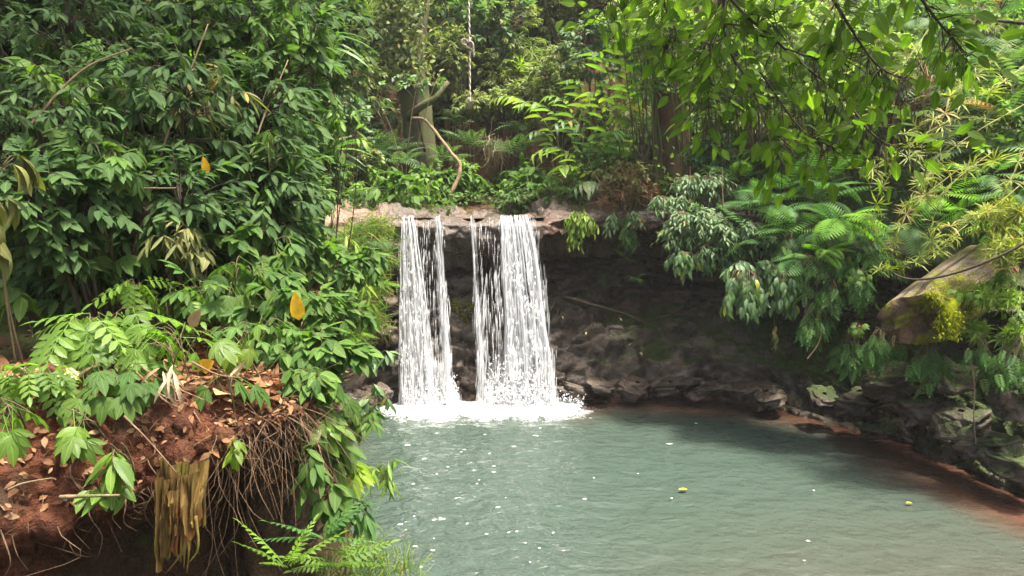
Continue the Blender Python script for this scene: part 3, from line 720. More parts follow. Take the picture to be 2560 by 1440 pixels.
def clone(root, loc, rz=0, s=1.0, label=None, group=None, cat=None):
    """a copy of a thing with its parts; meshes are shared"""
    r = root.copy(); C.objects.link(r); r.location = loc; r.rotation_euler = (0, 0, rz); r.scale = (s, s, s) if np.isscalar(s) else s
    tag(r, label, cat, group)
    for ch in root.children:
        c = ch.copy(); c.parent = r; C.objects.link(c)
        for q in ch.children:
            d = q.copy(); d.parent = c; C.objects.link(d)
    return r
def fern(name, label, base, n=8, L=(.5, .8), mat=None, kind='frond', az=(0, 360), tilt=(20, 60), group=None, sc=None):
    base = np.array(base, float); root = empty(name, base); tag(root, label, 'fern', group); mat = mat or L_FERN
    a = np.radians(np.linspace(az[0], az[1], n, endpoint=(az[1] - az[0] < 359)) + rng.normal(0, 9, n)); e = np.radians(rng.uniform(*tilt, n))
    d = np.stack([np.cos(a) * np.cos(e), np.sin(a) * np.cos(e), np.sin(e)], -1); nn = np.stack([-np.cos(a) * np.sin(e), -np.sin(a) * np.sin(e), np.cos(e)], -1) + rng.normal(0, .18, (n, 3))
    P = np.tile(base, (n, 1)) + d * .02; P[:, 2] -= .03
    single_leaves(root, base, kind, P, frame(d, nn), rng.uniform(*L, n), mat, 'frond')
    return root
def ginger(name, label, base, tip, n=12, L=(.3, .42), mat=None, kind='ging', group=None, r=.012, cat='ginger plant', flat=.3, lift=.5, start=.3):
    """one arching cane with two ranks of long leaves"""
    base = np.array(base, float); tip = np.array(tip, float); root = empty(name, base); tag(root, label, cat, group)
    mid = base * .5 + tip * .5; mid[2] += lift * np.linalg.norm(tip - base); p = bez(base - [0, 0, .08], mid, tip, 16)
    g = Geo(); g.tube(p - base, np.linspace(r, r * .4, 16), 6); link('cane', g.build('cane', B_GREEN), root)
    t = np.linspace(start, 1, n); pos = np.stack([np.interp(t, np.linspace(0, 1, 16), p[:, i]) for i in range(3)], -1)
    T = norm(np.stack([np.interp(t, np.linspace(0, 1, 16), np.gradient(p, axis=0)[:, i]) for i in range(3)], -1))
    sd_ = norm(np.cross(T, [0, 0, 1])) * np.where(np.arange(n) % 2, 1, -1)[:, None]
    d = norm(T * .75 + sd_ * .8 + rng.normal(0, .08, (n, 3))) + np.array([0, 0, -flat]); nn = np.cross(sd_, T) * np.where(np.arange(n) % 2, 1, -1)[:, None]; nn = np.where(nn[:, 2:] < 0, -nn, nn) + rng.normal(0, .15, (n, 3))
    single_leaves(root, base, kind, pos, frame(d, nn), rng.uniform(*L, n) * np.interp(t, [start, .6, 1], [.8, 1, .65]), mat or L_GING)
    return root
def bamboo(name, label, pts, n=7, L=(.12, .2), mat=None, group=None, r=.006, kind='whorl', start=.15):
    """a thin arching culm with star-shaped leaf tufts at its nodes"""
    p = catmull(np.array(pts, float), 24); base = p[0]; root = empty(name, base); tag(root, label, 'bamboo', group)
    g = Geo(); g.tube(p - base, np.linspace(r, r * .35, 24), 5)
    link('culm', g.build('culm', B_BAMB), root)
    t = np.linspace(start, 1, n) + rng.normal(0, .012, n); t = np.clip(t, 0, 1)
    pos = np.stack([np.interp(t, np.linspace(0, 1, 24), p[:, i]) for i in range(3)], -1); pos += rng.normal(0, .02, pos.shape)
    d = rng.normal(0, .6, (n, 3)); d[:, 1] -= .2; nn = np.array([0, -.5, .8]) + rng.normal(0, .3, (n, 3))
    single_leaves(root, base, kind, pos, frame(d, nn), rng.uniform(*L, n), mat or L_BAMB, 'leaf_tuft')
    return root
B_BAMB = barkmat('culm_straw', (.22, .20, .07), (.34, .30, .13), scale=10)

# ------------------------------------------------------------------ trees
def tree(name, label, base, height, crown, nclump, leaf='dia', L=(.1, .16), mat=None, bark=None, r0=.2, limbs=9, lpc=14, clump=.4, group=None, lean=(0, 0), pts=None, tr_sides=12, trunk_rad=None):
    """trunk with limbs reaching into the crown ellipsoids; the crown is leaf clumps spread through the volume"""
    base = np.array(base, float); root = empty(name, base); tag(root, label, 'tree', group)
    g = Geo(); top = base + np.array([lean[0], lean[1], height])
    tp = catmull(np.array(pts, float) if pts is not None else np.array([base - [0, 0, .3], base * .6 + top * .4 + np.append(rng.normal(0, .12, 2), 0), top]), 22)
    rad = trunk_rad if trunk_rad is not None else r0 * (np.linspace(1, .35, 22) + .5 * np.exp(-np.linspace(0, 1, 22) * 14))
    g.tube(tp - base, rad, tr_sides, bump=.22)
    vol = np.array([np.prod(r) for _, r in crown]); vol /= vol.sum()
    lp = [tp[8:]]
    for k in range(limbs):
        c, r = crown[k % len(crown)]; q = ell_points(1, c, np.array(r) * .7, .6)[0]; j = int(rng.integers(9, 21)); s0 = tp[j]
        p = bez(s0, s0 * .5 + q * .5 + [0, 0, .15 * np.linalg.norm(q - s0)], q, 12); g.tube(p - base, np.linspace(rad[j] * .5, .012, 12), 6, bump=.1); lp.append(p[3:])
    lp = np.vstack(lp)
    cc = np.vstack([ell_points(max(2, int(nclump * v)), c, r, .7) for (c, r), v in zip(crown, vol)])
    for q in cc[::3]:
        s0 = lp[int(np.argmin(np.linalg.norm(lp - q, axis=1)))]; p = bez(s0, (s0 + q) / 2 + [0, 0, .08], q, 5); g.tube(p - base, np.linspace(.012, .004, 5), 4)
    link('trunk', g.build('trunk', bark or B_DARK), root)
    P = np.repeat(cc, lpc, 0) + rng.normal(0, clump * .5, (len(cc) * lpc, 3)) * np.array([1, 1, .6])
    d = rng.normal(0, 1, (len(P), 3)) + np.array([0, 0, -.5]); nn = np.array([0, 0, 1.]) + rng.normal(0, .5, (len(P), 3))
    g2 = Geo(); foliage(g2, leaf, P - base, frame(d, nn), rng.uniform(*L, len(P)), rng.random(len(P)))
    tag(link('crown', g2.build('crown', mat or L_MID), root), kind='stuff')
    return root
# ------------------------------------------------------------------ planting
ORD = ['first', 'second', 'third', 'fourth', 'fifth', 'sixth', 'seventh', 'eighth', 'ninth', 'tenth', 'eleventh', 'twelfth', 'thirteenth', 'fourteenth', 'fifteenth', 'sixteenth']
def onland(x, y, dz=0.0): return np.array([x, y, float(land(np.array([x]), np.array([y]))[0]) + dz])
def A(*v): return np.array(v, float)

# --- tall trees outside the frame whose crowns shade the left bank and carry the rope
tree('shade_tree', 'tall broadleaf tree rooted behind the left bank shrubs, crown arching above the pool', onland(-5.6, 7.2), 8.5,
     [(A(-5.2, 6.8, 10.2), A(2.6, 2.4, 1.6)), (A(-2.9, 5.6, 9.2), A(1.9, 1.9, 1.0)), (A(-6.5, 4.2, 9.0), A(2.2, 2.0, 1.3)), (A(-3.4, 3.2, 8.6), A(1.8, 1.6, .9)), (A(-1.7, 4.5, 8.4), A(1.6, 1.7, .8)), (A(-1.6, 7.0, 9.6), A(1.4, 1.4, .8))], 520, L=(.14, .24), mat=L_DARK, r0=.22, limbs=14, lpc=20, clump=.5)
tree('canopy_tree', 'broadleaf tree on the camera side bank with a high spreading crown', onland(2.6, -4.2), 9,
     [(A(1.2, -2.4, 9.8), A(3.4, 2.4, 1.5)), (A(2.6, 2.2, 6.6), A(1.2, 1.0, .5)), (A(-3.2, -1.0, 9.4), A(2.2, 2.0, 1.2))], 330, L=(.14, .24), mat=L_DARK, r0=.24, limbs=12, lpc=20, clump=.5)
tree('hill_tree', 'broadleaf tree high on the right hill above the fern slope', onland(14.5, 12.5), 6.5,
     [(A(13.8, 12.2, 17.0), A(2.6, 2.4, 1.6))], 160, L=(.14, .22), mat=L_MID, r0=.2, limbs=8, lpc=20, clump=.5)

# --- rope tree: limb reaching over the pool
rt = tree('rope_tree', 'tall grey trunked tree on the left bank with a long limb out over the pool', onland(-4.3, 8.6), 7.2,
          [(A(-4.6, 9.0, 10.4), A(1.9, 1.7, 1.2))], 130, L=(.12, .2), mat=L_MID, bark=B_MOSSY, r0=.18, limbs=7, lpc=18, clump=.5)
g = Geo(); b0 = A(*rt.location); lp_ = catmull([A(-4.3, 8.6, 6.6), A(-2.6, 7.7, 7.5), A(-.3, 6.95, 7.7), A(.6, 6.7, 7.6)], 16); g.tube(lp_ - b0, np.linspace(.10, .035, 16), 8, bump=.15)
link('limb', g.build('limb', B_MOSSY), rt)
def ropemat():
    m = M('rope_fibre'); uv = m.n('UVMap').outputs[0]; s = m.n('SeparateXYZ'); m.set(s, 0, uv)
    w = m.math('SINE', m.math('ADD', m.math('MULTIPLY', s.outputs[1], 420.0), m.math('MULTIPLY', s.outputs[0], 12.566)))
    col = m.mix(m.ramp(w, -.4, .6), (.58, .49, .37), (.68, .60, .48))
    return m.done(m.pbsdf(col, .85, .1, m.bump(w, .8, .01)))
ROPE = ropemat()
ry = 7.0; rtop = A(px(1168, 0, ry)[0] - .01, ry, 7.66); re_ = px(1174, 252, ry); rk_ = px(1171, 110, ry)
ro = empty('hanging_rope', re_); tag(ro, 'pale frayed swing rope with a knotted loop hanging above the waterfall lip', 'rope')
g = Geo(); n = 60; z = np.linspace(0, 1, n)[:, None]; p = rtop + (re_ - rtop) * z; p[:, 0] += .006 * np.sin(z[:, 0] * 9); g.tube(p - re_, .009, 6); link('rope', g.build('rope', ROPE), ro)
g = Geo(); th = np.linspace(0, 12.6, 44); kp = np.stack([.022 * np.cos(th) * (1 + .2 * np.sin(2 * th)), .022 * np.sin(th), .05 - .008 * th], -1) + rk_; g.tube(kp - re_, .011, 6)
lp2 = catmull([rk_ + A(-.01, -.02, .03), rk_ + A(-.045, -.03, .035), rk_ + A(-.055, -.03, .0), rk_ + A(-.02, -.03, -.02)], 12); g.tube(lp2 - re_, .010, 6)
lp2 = catmull([rk_ + A(.0, -.02, .02), rk_ + A(.04, -.03, .0), rk_ + A(.045, -.03, -.06), rk_ + A(.05, -.03, -.12)], 12); g.tube(lp2 - re_, np.linspace(.011, .008, 12), 6)
link('knot', g.build('knot', ROPE), ro)
g = Geo()
for k in range(14): q = re_ + A(rng.normal(0, .012), rng.normal(0, .012), -.03 - .05 * rng.random()); g.tube(catmull([re_ + A(0, 0, .02), (re_ + q) / 2 + A(*rng.normal(0, .006, 3)), q], 5) - re_, .003, 4)
g.tube(A((0, 0, .03), (0, 0, .0), (0, 0, -.03)), A(.013, .019, .014), 6)
link('frayed_end', g.build('frayed_end', ROPE), ro)

# --- left bank: large lance-leaved shrubs in the shade
LB = 'lance-leaved shrubs massed on the shaded left bank'
LSH = [  # crown px, depth, radii, label
    (110, 90, 4.9, (.75, .5, .55), 'dark green shrub with long narrow leaves, upper corner of the left bank thicket', L_DARK, 'lance', 120),
    (360, 70, 5.3, (.8, .5, .6), 'dark shrub with drooping lance leaves above the bright gap in the left thicket', L_DARK, 'lance', 110),
    (610, 110, 5.7, (.75, .5, .65), 'tall shaded shrub with slanting lance leaves next to the strap-leaved palm', L_MID, 'lance', 110),
    (740, 230, 6.1, (.5, .45, .7), 'airy shrub with thin dark stems leaning out toward the waterfall', L_MID, 'lance', 90),
    (120, 330, 4.2, (.55, .4, .42), 'shaded shrub with broad lance rosettes above the olive hanging leaves', L_DARK, 'lance', 130),
    (380, 300, 4.6, (.6, .4, .5), 'shaded shrub with star-like rosettes of lance leaves, middle of the left thicket', L_DARK, 'lance', 150),
    (620, 330, 5.0, (.55, .45, .55), 'dark bushy shrub carrying one yellow leaf, beside the thin leaning stems', L_DARK, 'lance', 150),
    (725, 450, 5.5, (.34, .4, .5), 'dark small-leaved shrub hanging over the red rock left of the waterfall', L_MID, 'lance', 120),
    (130, 520, 3.8, (.40, .32, .34), 'low shaded shrub with drooping lance leaves behind the red path', L_DARK, 'lance', 110),
    (420, 500, 4.3, (.52, .36, .36), 'shaded shrub with open lance rosettes above the dark hollow', L_DARK, 'lance', 130),
    (660, 520, 4.8, (.42, .36, .36), 'dense dark shrub just above the round-leaved bushes of the left bank', L_DARK, 'lance', 120),
]
for i, (u, v, y, r, lab, mt, lf, ni) in enumerate(LSH):
    c = px(u, v, y); b = onland(c[0] * .93 - .12, y + .25)
    if c[0] > -1.6 and y > 5: b = onland(-1.75 - .15 * rng.random(), y + .3)
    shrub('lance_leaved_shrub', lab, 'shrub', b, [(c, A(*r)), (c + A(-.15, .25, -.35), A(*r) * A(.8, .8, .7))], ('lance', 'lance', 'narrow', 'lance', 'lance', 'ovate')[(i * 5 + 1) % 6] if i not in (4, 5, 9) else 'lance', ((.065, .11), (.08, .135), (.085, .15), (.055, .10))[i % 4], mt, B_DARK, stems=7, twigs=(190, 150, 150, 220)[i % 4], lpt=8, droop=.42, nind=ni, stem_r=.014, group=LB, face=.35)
LX = [((300, 170, 4.6), 'pinn', (.15, .22), L_MID, (.35, .2, .22), 16, 'light feathery spray growing through the middle of the shaded thicket'), ((520, 250, 4.7), 'narrow', (.12, .18), L_OLIVE, (.35, .2, .2), 16, 'spray of thin olive leaves crossing the shaded thicket'), ((120, 220, 4.2), 'ovate', (.07, .11), L_FRESH, (.25, .16, .2), 14, 'light green sprig with oval leaves in the shaded thicket corner'),
      ((660, 400, 4.7), 'narrow', (.10, .16), L_MID, (.28, .2, .2), 18, 'narrow-leaved spray above the round-leaved bushes'), ((860, 330, 6.0), 'lance', (.08, .13), L_FRESH, (.22, .2, .3), 16, 'sunlit sprig with fresh leaves at the pool side edge of the thicket'), ((700, 60, 5.6), 'narrow', (.12, .18), L_MID, (.4, .3, .25), 22, 'narrow-leaved spray high at the edge of the thicket'), ((240, 420, 4.0), 'palm5', (.18, .26), L_MID, (.28, .14, .16), 8, 'spray of wide hand-shaped leaves in front of the star-like rosettes'), ((430, 600, 4.05), 'narrow', (.08, .13), L_OLIVE, (.2, .15, .14), 12, 'thin yellowish spray over the dark hollow')]
for (p, lf, L, mt, r, n, lab) in LX:
    c = px(*p); b = onland(min(c[0] - .1, -1.5), p[2] + .35)
    shrub('thicket_spray', lab, 'plant', b, [(c, A(*r))], lf, L, mt, B_TWIG, stems=5, twigs=n, lpt=6 if lf in ('narrow', 'ovate', 'lance') else 3, droop=.4, nind=130, stem_r=.007, face=.35, tip=.7)
for (pts, lab) in (([(330, 640, 4.2), (420, 330, 4.4), (520, 60, 4.7)], 'bare slanting stem crossing the star-like rosettes'), ([(600, 560, 4.6), (640, 350, 4.8), (720, 150, 5.2)], 'thin bare stem rising through the dark bushy shrub'), ([(140, 560, 3.9), (300, 480, 4.0), (440, 470, 4.0)], 'dead forked twig lying across the dark hollow'), ([(60, 330, 4.0), (200, 180, 4.2), (330, 120, 4.4)], 'thin pale stem leaning out of the thicket corner')):
    p = catmull([px(*q) for q in pts], 20); g = Geo(); g.tube(p - p[0], np.linspace(.009, .004, 20), 6, bump=.2); tag(link('bare_twig', g.build('bare_twig', B_TWIG), None, p[0]), lab, 'twig')
# olive leaves hanging at the frame edge
c = px(15, 500, 3.3)
shrub('olive_leaved_sapling', 'sapling with faded olive hanging leaves at the edge of the left thicket', 'sapling', onland(c[0] - .15, 3.45), [(c, A(.12, .1, .3)), (px(20, 420, 3.3), A(.1, .1, .15))], 'droop', (.11, .17), L_OLIVE, B_TWIG, stems=2, twigs=9, lpt=5, droop=1.0, nind=60, side=.7, stem_r=.005)
# filler bushes that close the thicket behind
for i, (u, v, y, r) in enumerate(((150, 150, 6.6, (1.2, .6, 1.1)), (520, 60, 7.0, (1.2, .6, 1.0)), (760, 60, 8.2, (.9, .7, .9)), (420, 420, 6.2, (1.1, .5, .9)), (100, 420, 5.6, (1.0, .5, .8)), (700, 430, 6.6, (.55, .4, .6)), (350, -60, 6.2, (1.6, .6, .7)), (30, 30, 6.0, (.8, .5, .6)))):
    c = px(u, v, y)
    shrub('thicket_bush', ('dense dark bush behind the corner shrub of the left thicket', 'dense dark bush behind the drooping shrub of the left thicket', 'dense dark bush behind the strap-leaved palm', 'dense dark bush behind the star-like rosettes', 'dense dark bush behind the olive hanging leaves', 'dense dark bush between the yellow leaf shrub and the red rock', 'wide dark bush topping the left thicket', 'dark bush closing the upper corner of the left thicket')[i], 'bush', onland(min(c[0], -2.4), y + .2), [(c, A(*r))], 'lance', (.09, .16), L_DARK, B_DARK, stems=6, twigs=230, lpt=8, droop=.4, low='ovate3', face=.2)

# --- left bank: round-leaved and palmate bushes on the bank shoulder
MB = [((640, 640, 4.5), (.32, .28, .25), 'ovate', (.08, .13), L_MID, 'bush with blue-green oval leaves on the shoulder of the left bank', 120),
      ((770, 660, 5.2), (.36, .3, .25), 'ovate', (.08, .125), L_MID, 'spreading bush with oval leaves reaching toward the waterfall', 140),
      ((560, 720, 4.1), (.26, .24, .18), 'palm5', (.17, .25), L_MID, 'bush with hand-shaped leaves beside the fern of the left bank', 40),
      ((720, 780, 4.0), (.30, .24, .20), 'ovate', (.075, .12), L_MID, 'bush with glossy oval leaves holding the large yellow leaf', 140),
      ((830, 800, 4.7), (.26, .24, .2), 'ovate', (.07, .11), L_MID, 'bush of small oval leaves leaning over the pool beside the mossy wall', 130),
      ((790, 890, 3.75), (.27, .2, .14), 'ovate', (.08, .125), L_MID, 'bush with dark glossy oval leaves overhanging the bank corner', 130),
      ((640, 850, 3.7), (.24, .2, .12), 'palm3', (.12, .18), L_MID, 'low bush with three-part leaves on the rim of the earth bank', 60),
      ((900, 660, 6.0), (.22, .2, .14), 'lance', (.1, .15), L_MID, 'sprig with lance leaves crossing in front of the grassy wall', 60)]
for (p, r, lf, L, mt, lab, ni) in MB:
    c = px(*p); b = onland(min(c[0] - .1, -1.15 - .12 * max(0, p[2] - 4)), p[2] + .12); b[2] = min(b[2], c[2] - .1)
    shrub('round_leaved_bush' if lf == 'ovate' else 'hand_leaved_bush' if 'palm' in lf else 'lance_leaved_sprig', lab, 'bush', b, [(c, A(*r))], lf, L, mt, B_TWIG, stems=6, twigs=46 if 'palm' not in lf else 26, lpt=7 if 'palm' not in lf else 3, droop=.3, nind=ni, stem_r=.008, face=.25, upn=1.2)
# --- left bank: foreground saplings
FS = [((250, 815, 3.30), 'pinn', (.22, .32), L_FRESH, (.26, .16, .05), 16, 'sapling with flat feathery light green sprays above the red path'),
      ((400, 850, 3.25), 'palm5', (.18, .25), L_FRESH, (.24, .14, .05), 14, 'sapling with broad lobed leaves shading the leaf litter'),
      ((300, 940, 3.0), 'palm5', (.15, .22), L_MID, (.22, .12, .05), 13, 'seedling with three glossy leaflets over the bank rim'),
      ((70, 960, 2.9), 'pinn', (.14, .20), L_FRESH, (.17, .1, .07), 15, 'seedling with small fresh leaves beside the bare red path'),
      ((190, 1070, 2.80), 'palm5', (.17, .21), L_FRESH, (.06, .05, .04), 3, 'seedling with a fan of bright leaves growing from the soil face'),
      ((20, 1050, 2.62), 'palm5', (.16, .20), L_FRESH, (.05, .05, .03), 3, 'bright fan-leaved seedling low on the bare soil face'),
      ((280, 1160, 2.72), 'lance', (.10, .15), L_FRESH, (.08, .06, .05), 4, 'drooping seedling with grass-like pale green leaves on the soil face'),
      ((250, 1250, 2.72), 'ovate', (.06, .085), L_FRESH, (.12, .06, .03), 5, 'trailing sprig with small round leaves at the undercut edge'),
      ((590, 1145, 2.98), 'ovate', (.055, .075), L_LIME, (.03, .03, .02), 2, 'tiny two-leaved seedling on the dark root mat'),
      ((560, 950, 3.15), 'palm5', (.20, .24), L_MID, (.08, .06, .02), 2, 'single large hand-shaped leaf lying over the bank corner'),
      ((610, 860, 3.35), 'palm3', (.15, .19), L_LIME, (.06, .05, .02), 3, 'seedling with yellow-green new leaves at the bank corner'),
      ((30, 740, 3.9), 'ovate', (.10, .15), L_FRESH, (.16, .12, .08), 7, 'plant with oval fresh leaves behind the red path'),
      ((180, 690, 4.2), 'ovate', (.09, .13), L_MID, (.28, .2, .10), 12, 'low plant with heart-like leaves under the shaded shrubs'),
      ((380, 740, 3.9), 'pinn', (.15, .22), L_FRESH, (.25, .18, .08), 12, 'low leafy plant beside the light green fern'),
      ((480, 640, 4.2), 'ovate', (.07, .11), L_OLIVE, (.16, .14, .16), 9, 'thin sapling with pale glossy leaves in front of the dark hollow'),
      ((300, 610, 4.2), 'palm5', (.20, .28), L_MID, (.25, .16, .06), 7, 'plant with wide jagged leaves beneath the shaded rosettes')]
for (p, lf, L, mt, r, n, lab) in FS:
    c = px(*p); b = onland(c[0] + .02, max(p[2] + .06, 2.9)); b[2] = min(b[2], c[2] - .04)
    if p[1] > 1020 or (p[0] > 520 and p[1] > 1100): b = c + A(0, .12, -.02)
    shrub('bank_seedling', lab, 'seedling', b, [(c, A(*r))], lf, L, mt, B_TWIG, stems=3, twigs=n, lpt=4 if lf in ('ovate', 'lance') else 2, droop=.35, nind=250, stem_r=.005, upn=1.3, face=.3, tip=.5)
fern('broad_fern', 'light green fern with wide fronds beneath the shaded left thicket', onland(px(330, 720, 4.1)[0], 4.25), 7, (.38, .55), L_FRESH, 'frondb', (-120, 40), (15, 45))
fern('broad_fern', 'small fern with jagged fronds at the mouth of the dark hollow', onland(px(300, 640, 4.6)[0], 4.7), 6, (.35, .5), L_FERN, 'frondb', (-150, 20), (10, 40))
# yellow leaves caught on the plants
for (u, v, y, L, ang, lab) in ((742, 765, 3.72, .155, 95, 'large yellow leaf standing upright among glossy oval leaves'), (518, 912, 3.12, .085, 20, 'yellow-orange fallen leaf on the litter at the bank rim'), (513, 412, 4.35, .10, 100, 'yellow hanging leaf in the shaded left thicket'), (488, 795, 3.5, .12, 40, 'curled rust-brown leaf resting on a low bush')):
    p = px(u, v, y); o = link('yellow_leaf' if 'yellow' in lab else 'brown_leaf', tmesh('heart' if ang == 20 else 'ovate', 0, L_YEL if 'yellow' in lab else L_DRY)); tag(o, lab, 'fallen leaf')
    d = A(math.cos(R(ang)) * .6, -.25, math.sin(R(ang))); m = Matrix((frame(norm(d)[None], A(.3, -1, .35)[None])[0] * L).tolist()).to_4x4(); m.translation = (p - norm(d) * L * .5).tolist(); o.matrix_world = m

# --- bank corner, water side
CS = [((770, 960, 3.4), 'ovate', (.08, .12), L_MID, (.12, .1, .08), 16, 'leafy plant draped over the very corner of the bank'), ((810, 1080, 3.4), 'ovate', (.07, .11), L_FRESH, (.09, .08, .12), 14, 'fresh leafy plant halfway down the water side of the bank corner'), ((880, 1290, 3.5), 'narrow', (.10, .15), L_FERN, (.12, .12, .09), 12, 'narrow-leaved plant above the grass at the water edge'), ((900, 1060, 4.6), 'lance', (.08, .12), L_MID, (.14, .12, .10), 13, 'leafy plant trailing to the water behind the bank corner'), ((780, 1180, 3.25), 'lance', (.09, .14), L_MID, (.06, .06, .12), 9, 'dark long-leaved plant hanging beside the root curtain'),
      ((800, 1010, 3.45), 'palm5', (.16, .22), L_MID, (.10, .12, .10), 9, 'plant with blue-green fan leaves at the bank corner above the pool'),
      ((840, 1120, 3.5), 'lance', (.13, .2), L_MID, (.08, .10, .10), 8, 'plant with long oval leaves hanging from the bank corner over the water'),
      ((870, 1180, 3.6), 'ovate', (.10, .15), L_LIME, (.09, .1, .09), 7, 'bright yellow-green sapling hanging over the pool edge'),
      ((830, 1260, 3.3), 'ovate', (.09, .14), L_MID, (.07, .08, .09), 6, 'plant with broad leaves low on the rooty bank side'),
      ((960, 1190, 3.9), 'narrow', (.08, .12), L_FRESH, (.12, .12, .08), 12, 'thin sprig with narrow leaves reaching out over the rippled water'),
      ((930, 1000, 5.2), 'lance', (.09, .13), L_GREY, (.16, .12, .10), 9, 'sprig with pale lance leaves in front of the fall foot'),
      ((940, 900, 5.6), 'lance', (.10, .14), L_GREY, (.16, .1, .07), 6, 'slanting pale sprig crossing the wet rock beside the falls')]
for (p, lf, L, mt, r, n, lab) in CS:
    c = px(*p); b = A(min(c[0] - .15, -1.02 - .2 * max(0, p[2] - 3.9)), p[2] + .1, c[2] - .12)
    shrub('corner_plant', lab, 'plant', b, [(c, A(*r))], lf, L, mt, B_TWIG, stems=3, twigs=n, lpt=5 if 'palm' not in lf else 2, droop=.4, nind=250, stem_r=.005, face=.3)
for (u, v, y, lab) in ((715, 1400, 2.9, 'fern with bold pale fronds at the foot of the rooty bank'), (800, 1330, 3.1, 'dark fern hanging by the waterline of the bank corner'), (840, 1395, 3.2, 'feathery fern at the bank foot beside the water')):
    c = px(u, v, y); fern('bank_fern', lab, c, 7, (.2, .30), L_FERN if 'dark' in lab else L_FRESH, 'pinn7', (-170, 60), (5, 50))
def grass(name, label, pts, n, L, mat, kind='blade', up=1.0, kindtag='stuff', spread=.1):
    """tufts joined into one mass"""
    pts = np.asarray(pts); base = pts[0]; P = pts[rng.integers(0, len(pts), n)] + rng.normal(0, spread, (n, 3)) * A(1, 1, .5)
    d = rng.normal(0, .55, (n, 3)) + A(0, -.15, up); nn = norm(rng.normal(0, 1, (n, 3)) + A(0, -.5, .5))
    g = Geo(); foliage(g, kind, P - base, frame(d, nn), rng.uniform(*L, n), rng.random(n)); o = link(name, g.build(name, mat), None, base)
    return tag(o, label, 'grass', None, kindtag)
grass('grass', 'bright grass and fine herbs at the water edge of the bank foot', [px(u, v, 3.35) for u, v in ((880, 1430), (920, 1420), (960, 1435), (1000, 1440), (840, 1440), (900, 1390))], 420, (.08, .2), L_GRASS, spread=.06)

# --- grassy wall left of the falls
GW = [px(u, v, y) for u, v, y in ((800, 590, 9.0), (860, 600, 9.2), (900, 580, 9.5), (930, 600, 9.5), (945, 560, 9.6), (940, 640, 9.5), (900, 680, 9.2), (930, 720, 9.3), (900, 780, 9.1), (925, 800, 9.3), (880, 840, 9.0), (850, 720, 8.9), (820, 660, 8.9), (890, 640, 9.3), (910, 740, 9.2))]
grass('hanging_grass', 'yellow-green grass and fine fern hanging down the wall left of the falls', GW, 5200, (.14, .32), L_GRASS, up=-.15, spread=.10)
for k, (u, v, y) in enumerate(((930, 590, 9.45), (945, 640, 9.5), (870, 620, 9.1), (920, 700, 9.3), (900, 760, 9.15), (930, 780, 9.35), (870, 700, 8.9), (885, 830, 9.0), (820, 610, 8.9), (945, 700, 9.45))):
    fern('wall_fern', 'small yellow-green fern among the hanging grass left of the falls', px(u, v, y), 8, (.2, .36), L_FERNB if k % 2 else L_FERN, 'frond', (-180, 0), (-30, 45), 'ferns on the grassy wall left of the falls')
for (u, v, y, tu, tv) in ((820, 560, 8.6, 940, 700), (850, 640, 8.4, 930, 760), (800, 620, 8.2, 900, 690)):
    ginger('strap_leaved_plant', 'arching plant with bright narrow leaves leaning over the grassy wall', px(u, v, y), px(tu, tv, y - .2), 9, (.25, .35), L_LIME, 'narrow', 'arching plants above the grassy wall', .006, 'plant', .5, .35)
# strap-leaved palm behind the left thicket
for (u, v, y, tips, lab) in ((770, 120, 7.6, ((925, 100), (910, 78), (900, 130), (870, 60), (905, 165), (850, 190)), 'palm with long bright strap leaves at the edge of the left thicket'), (800, 400, 7.2, ((930, 375), (915, 345), (900, 395), (925, 360), (870, 330), (905, 430)), 'strap-leaved plant with shiny bright tips above the red rock')):
    b = px(u, v, y); root = empty('strap_palm', b); tag(root, lab, 'palm')
    g = Geo(); g.tube(A((0, 0, -.9), (0, 0, -.4), (0, 0, .04)), A(.03, .03, .02), 6); link('stem', g.build('stem', B_GREEN), root)
    tp = np.array([px(a, c_, y - .2 + .4 * rng.random()) for a, c_ in tips]); d = tp - b; ln = np.linalg.norm(d, axis=1)
    single_leaves(root, b, 'strap', np.tile(b, (len(tp), 1)), frame(norm(d) + A(0, 0, .25), np.tile(A(0, -.35, 1), (len(tp), 1)) + rng.normal(0, .2, (len(tp), 3))), ln * 1.15, L_GING)

# --- upstream: herbs on the ground behind the lip
n = 5200; x = rng.uniform(-4.2, 3.6, n); y = 10.9 + 3.5 * rng.random(n) ** .9
bare = np.hypot((x + .45) / .45, (y - 11.9) / 1.0) > 1
wet = ~((np.abs(x + .55) < 1.0) & (y < 11.3)); k = bare & wet; x, y = x[k], y[k]; n = len(x)
P = np.stack([x, y, land(x, y) + rng.random(n) ** 1.3 * .22], -1); base = A(-.5, 12, 2.6)
d = rng.normal(0, 1, (n, 3)) + A(0, -.3, .15); nn = A(0, -.35, 1.) + rng.normal(0, .35, (n, 3))
g = Geo(); foliage(g, 'ovate3', P - base, frame(d, nn), rng.uniform(.07, .13, n), rng.random(n))
tag(link('ground_cover', g.build('ground_cover', L_MID), None, base), 'low leafy ground cover on the flat behind the waterfall lip', 'ground cover', None, 'stuff')
HB = 'herbs behind the waterfall lip'
hp = shrub('leafy_herb', 'knee-high leafy herb on the flat behind the waterfall lip', 'herb', (0, 0, 0), [(A(0, 0, .28), A(.3, .28, .18))], 'ovate3', (.08, .13), L_FRESH, B_GREEN, stems=5, twigs=26, lpt=6, droop=.3, group=HB)
hp2 = shrub('broad_leaved_herb', 'broad-leaved dark herb on the flat behind the waterfall lip', 'herb', (0, 0, 0), [(A(0, 0, .3), A(.35, .3, .2))], 'ovate3', (.12, .2), L_MID, B_GREEN, stems=5, twigs=18, lpt=6, droop=.35, group=HB)
k = 0
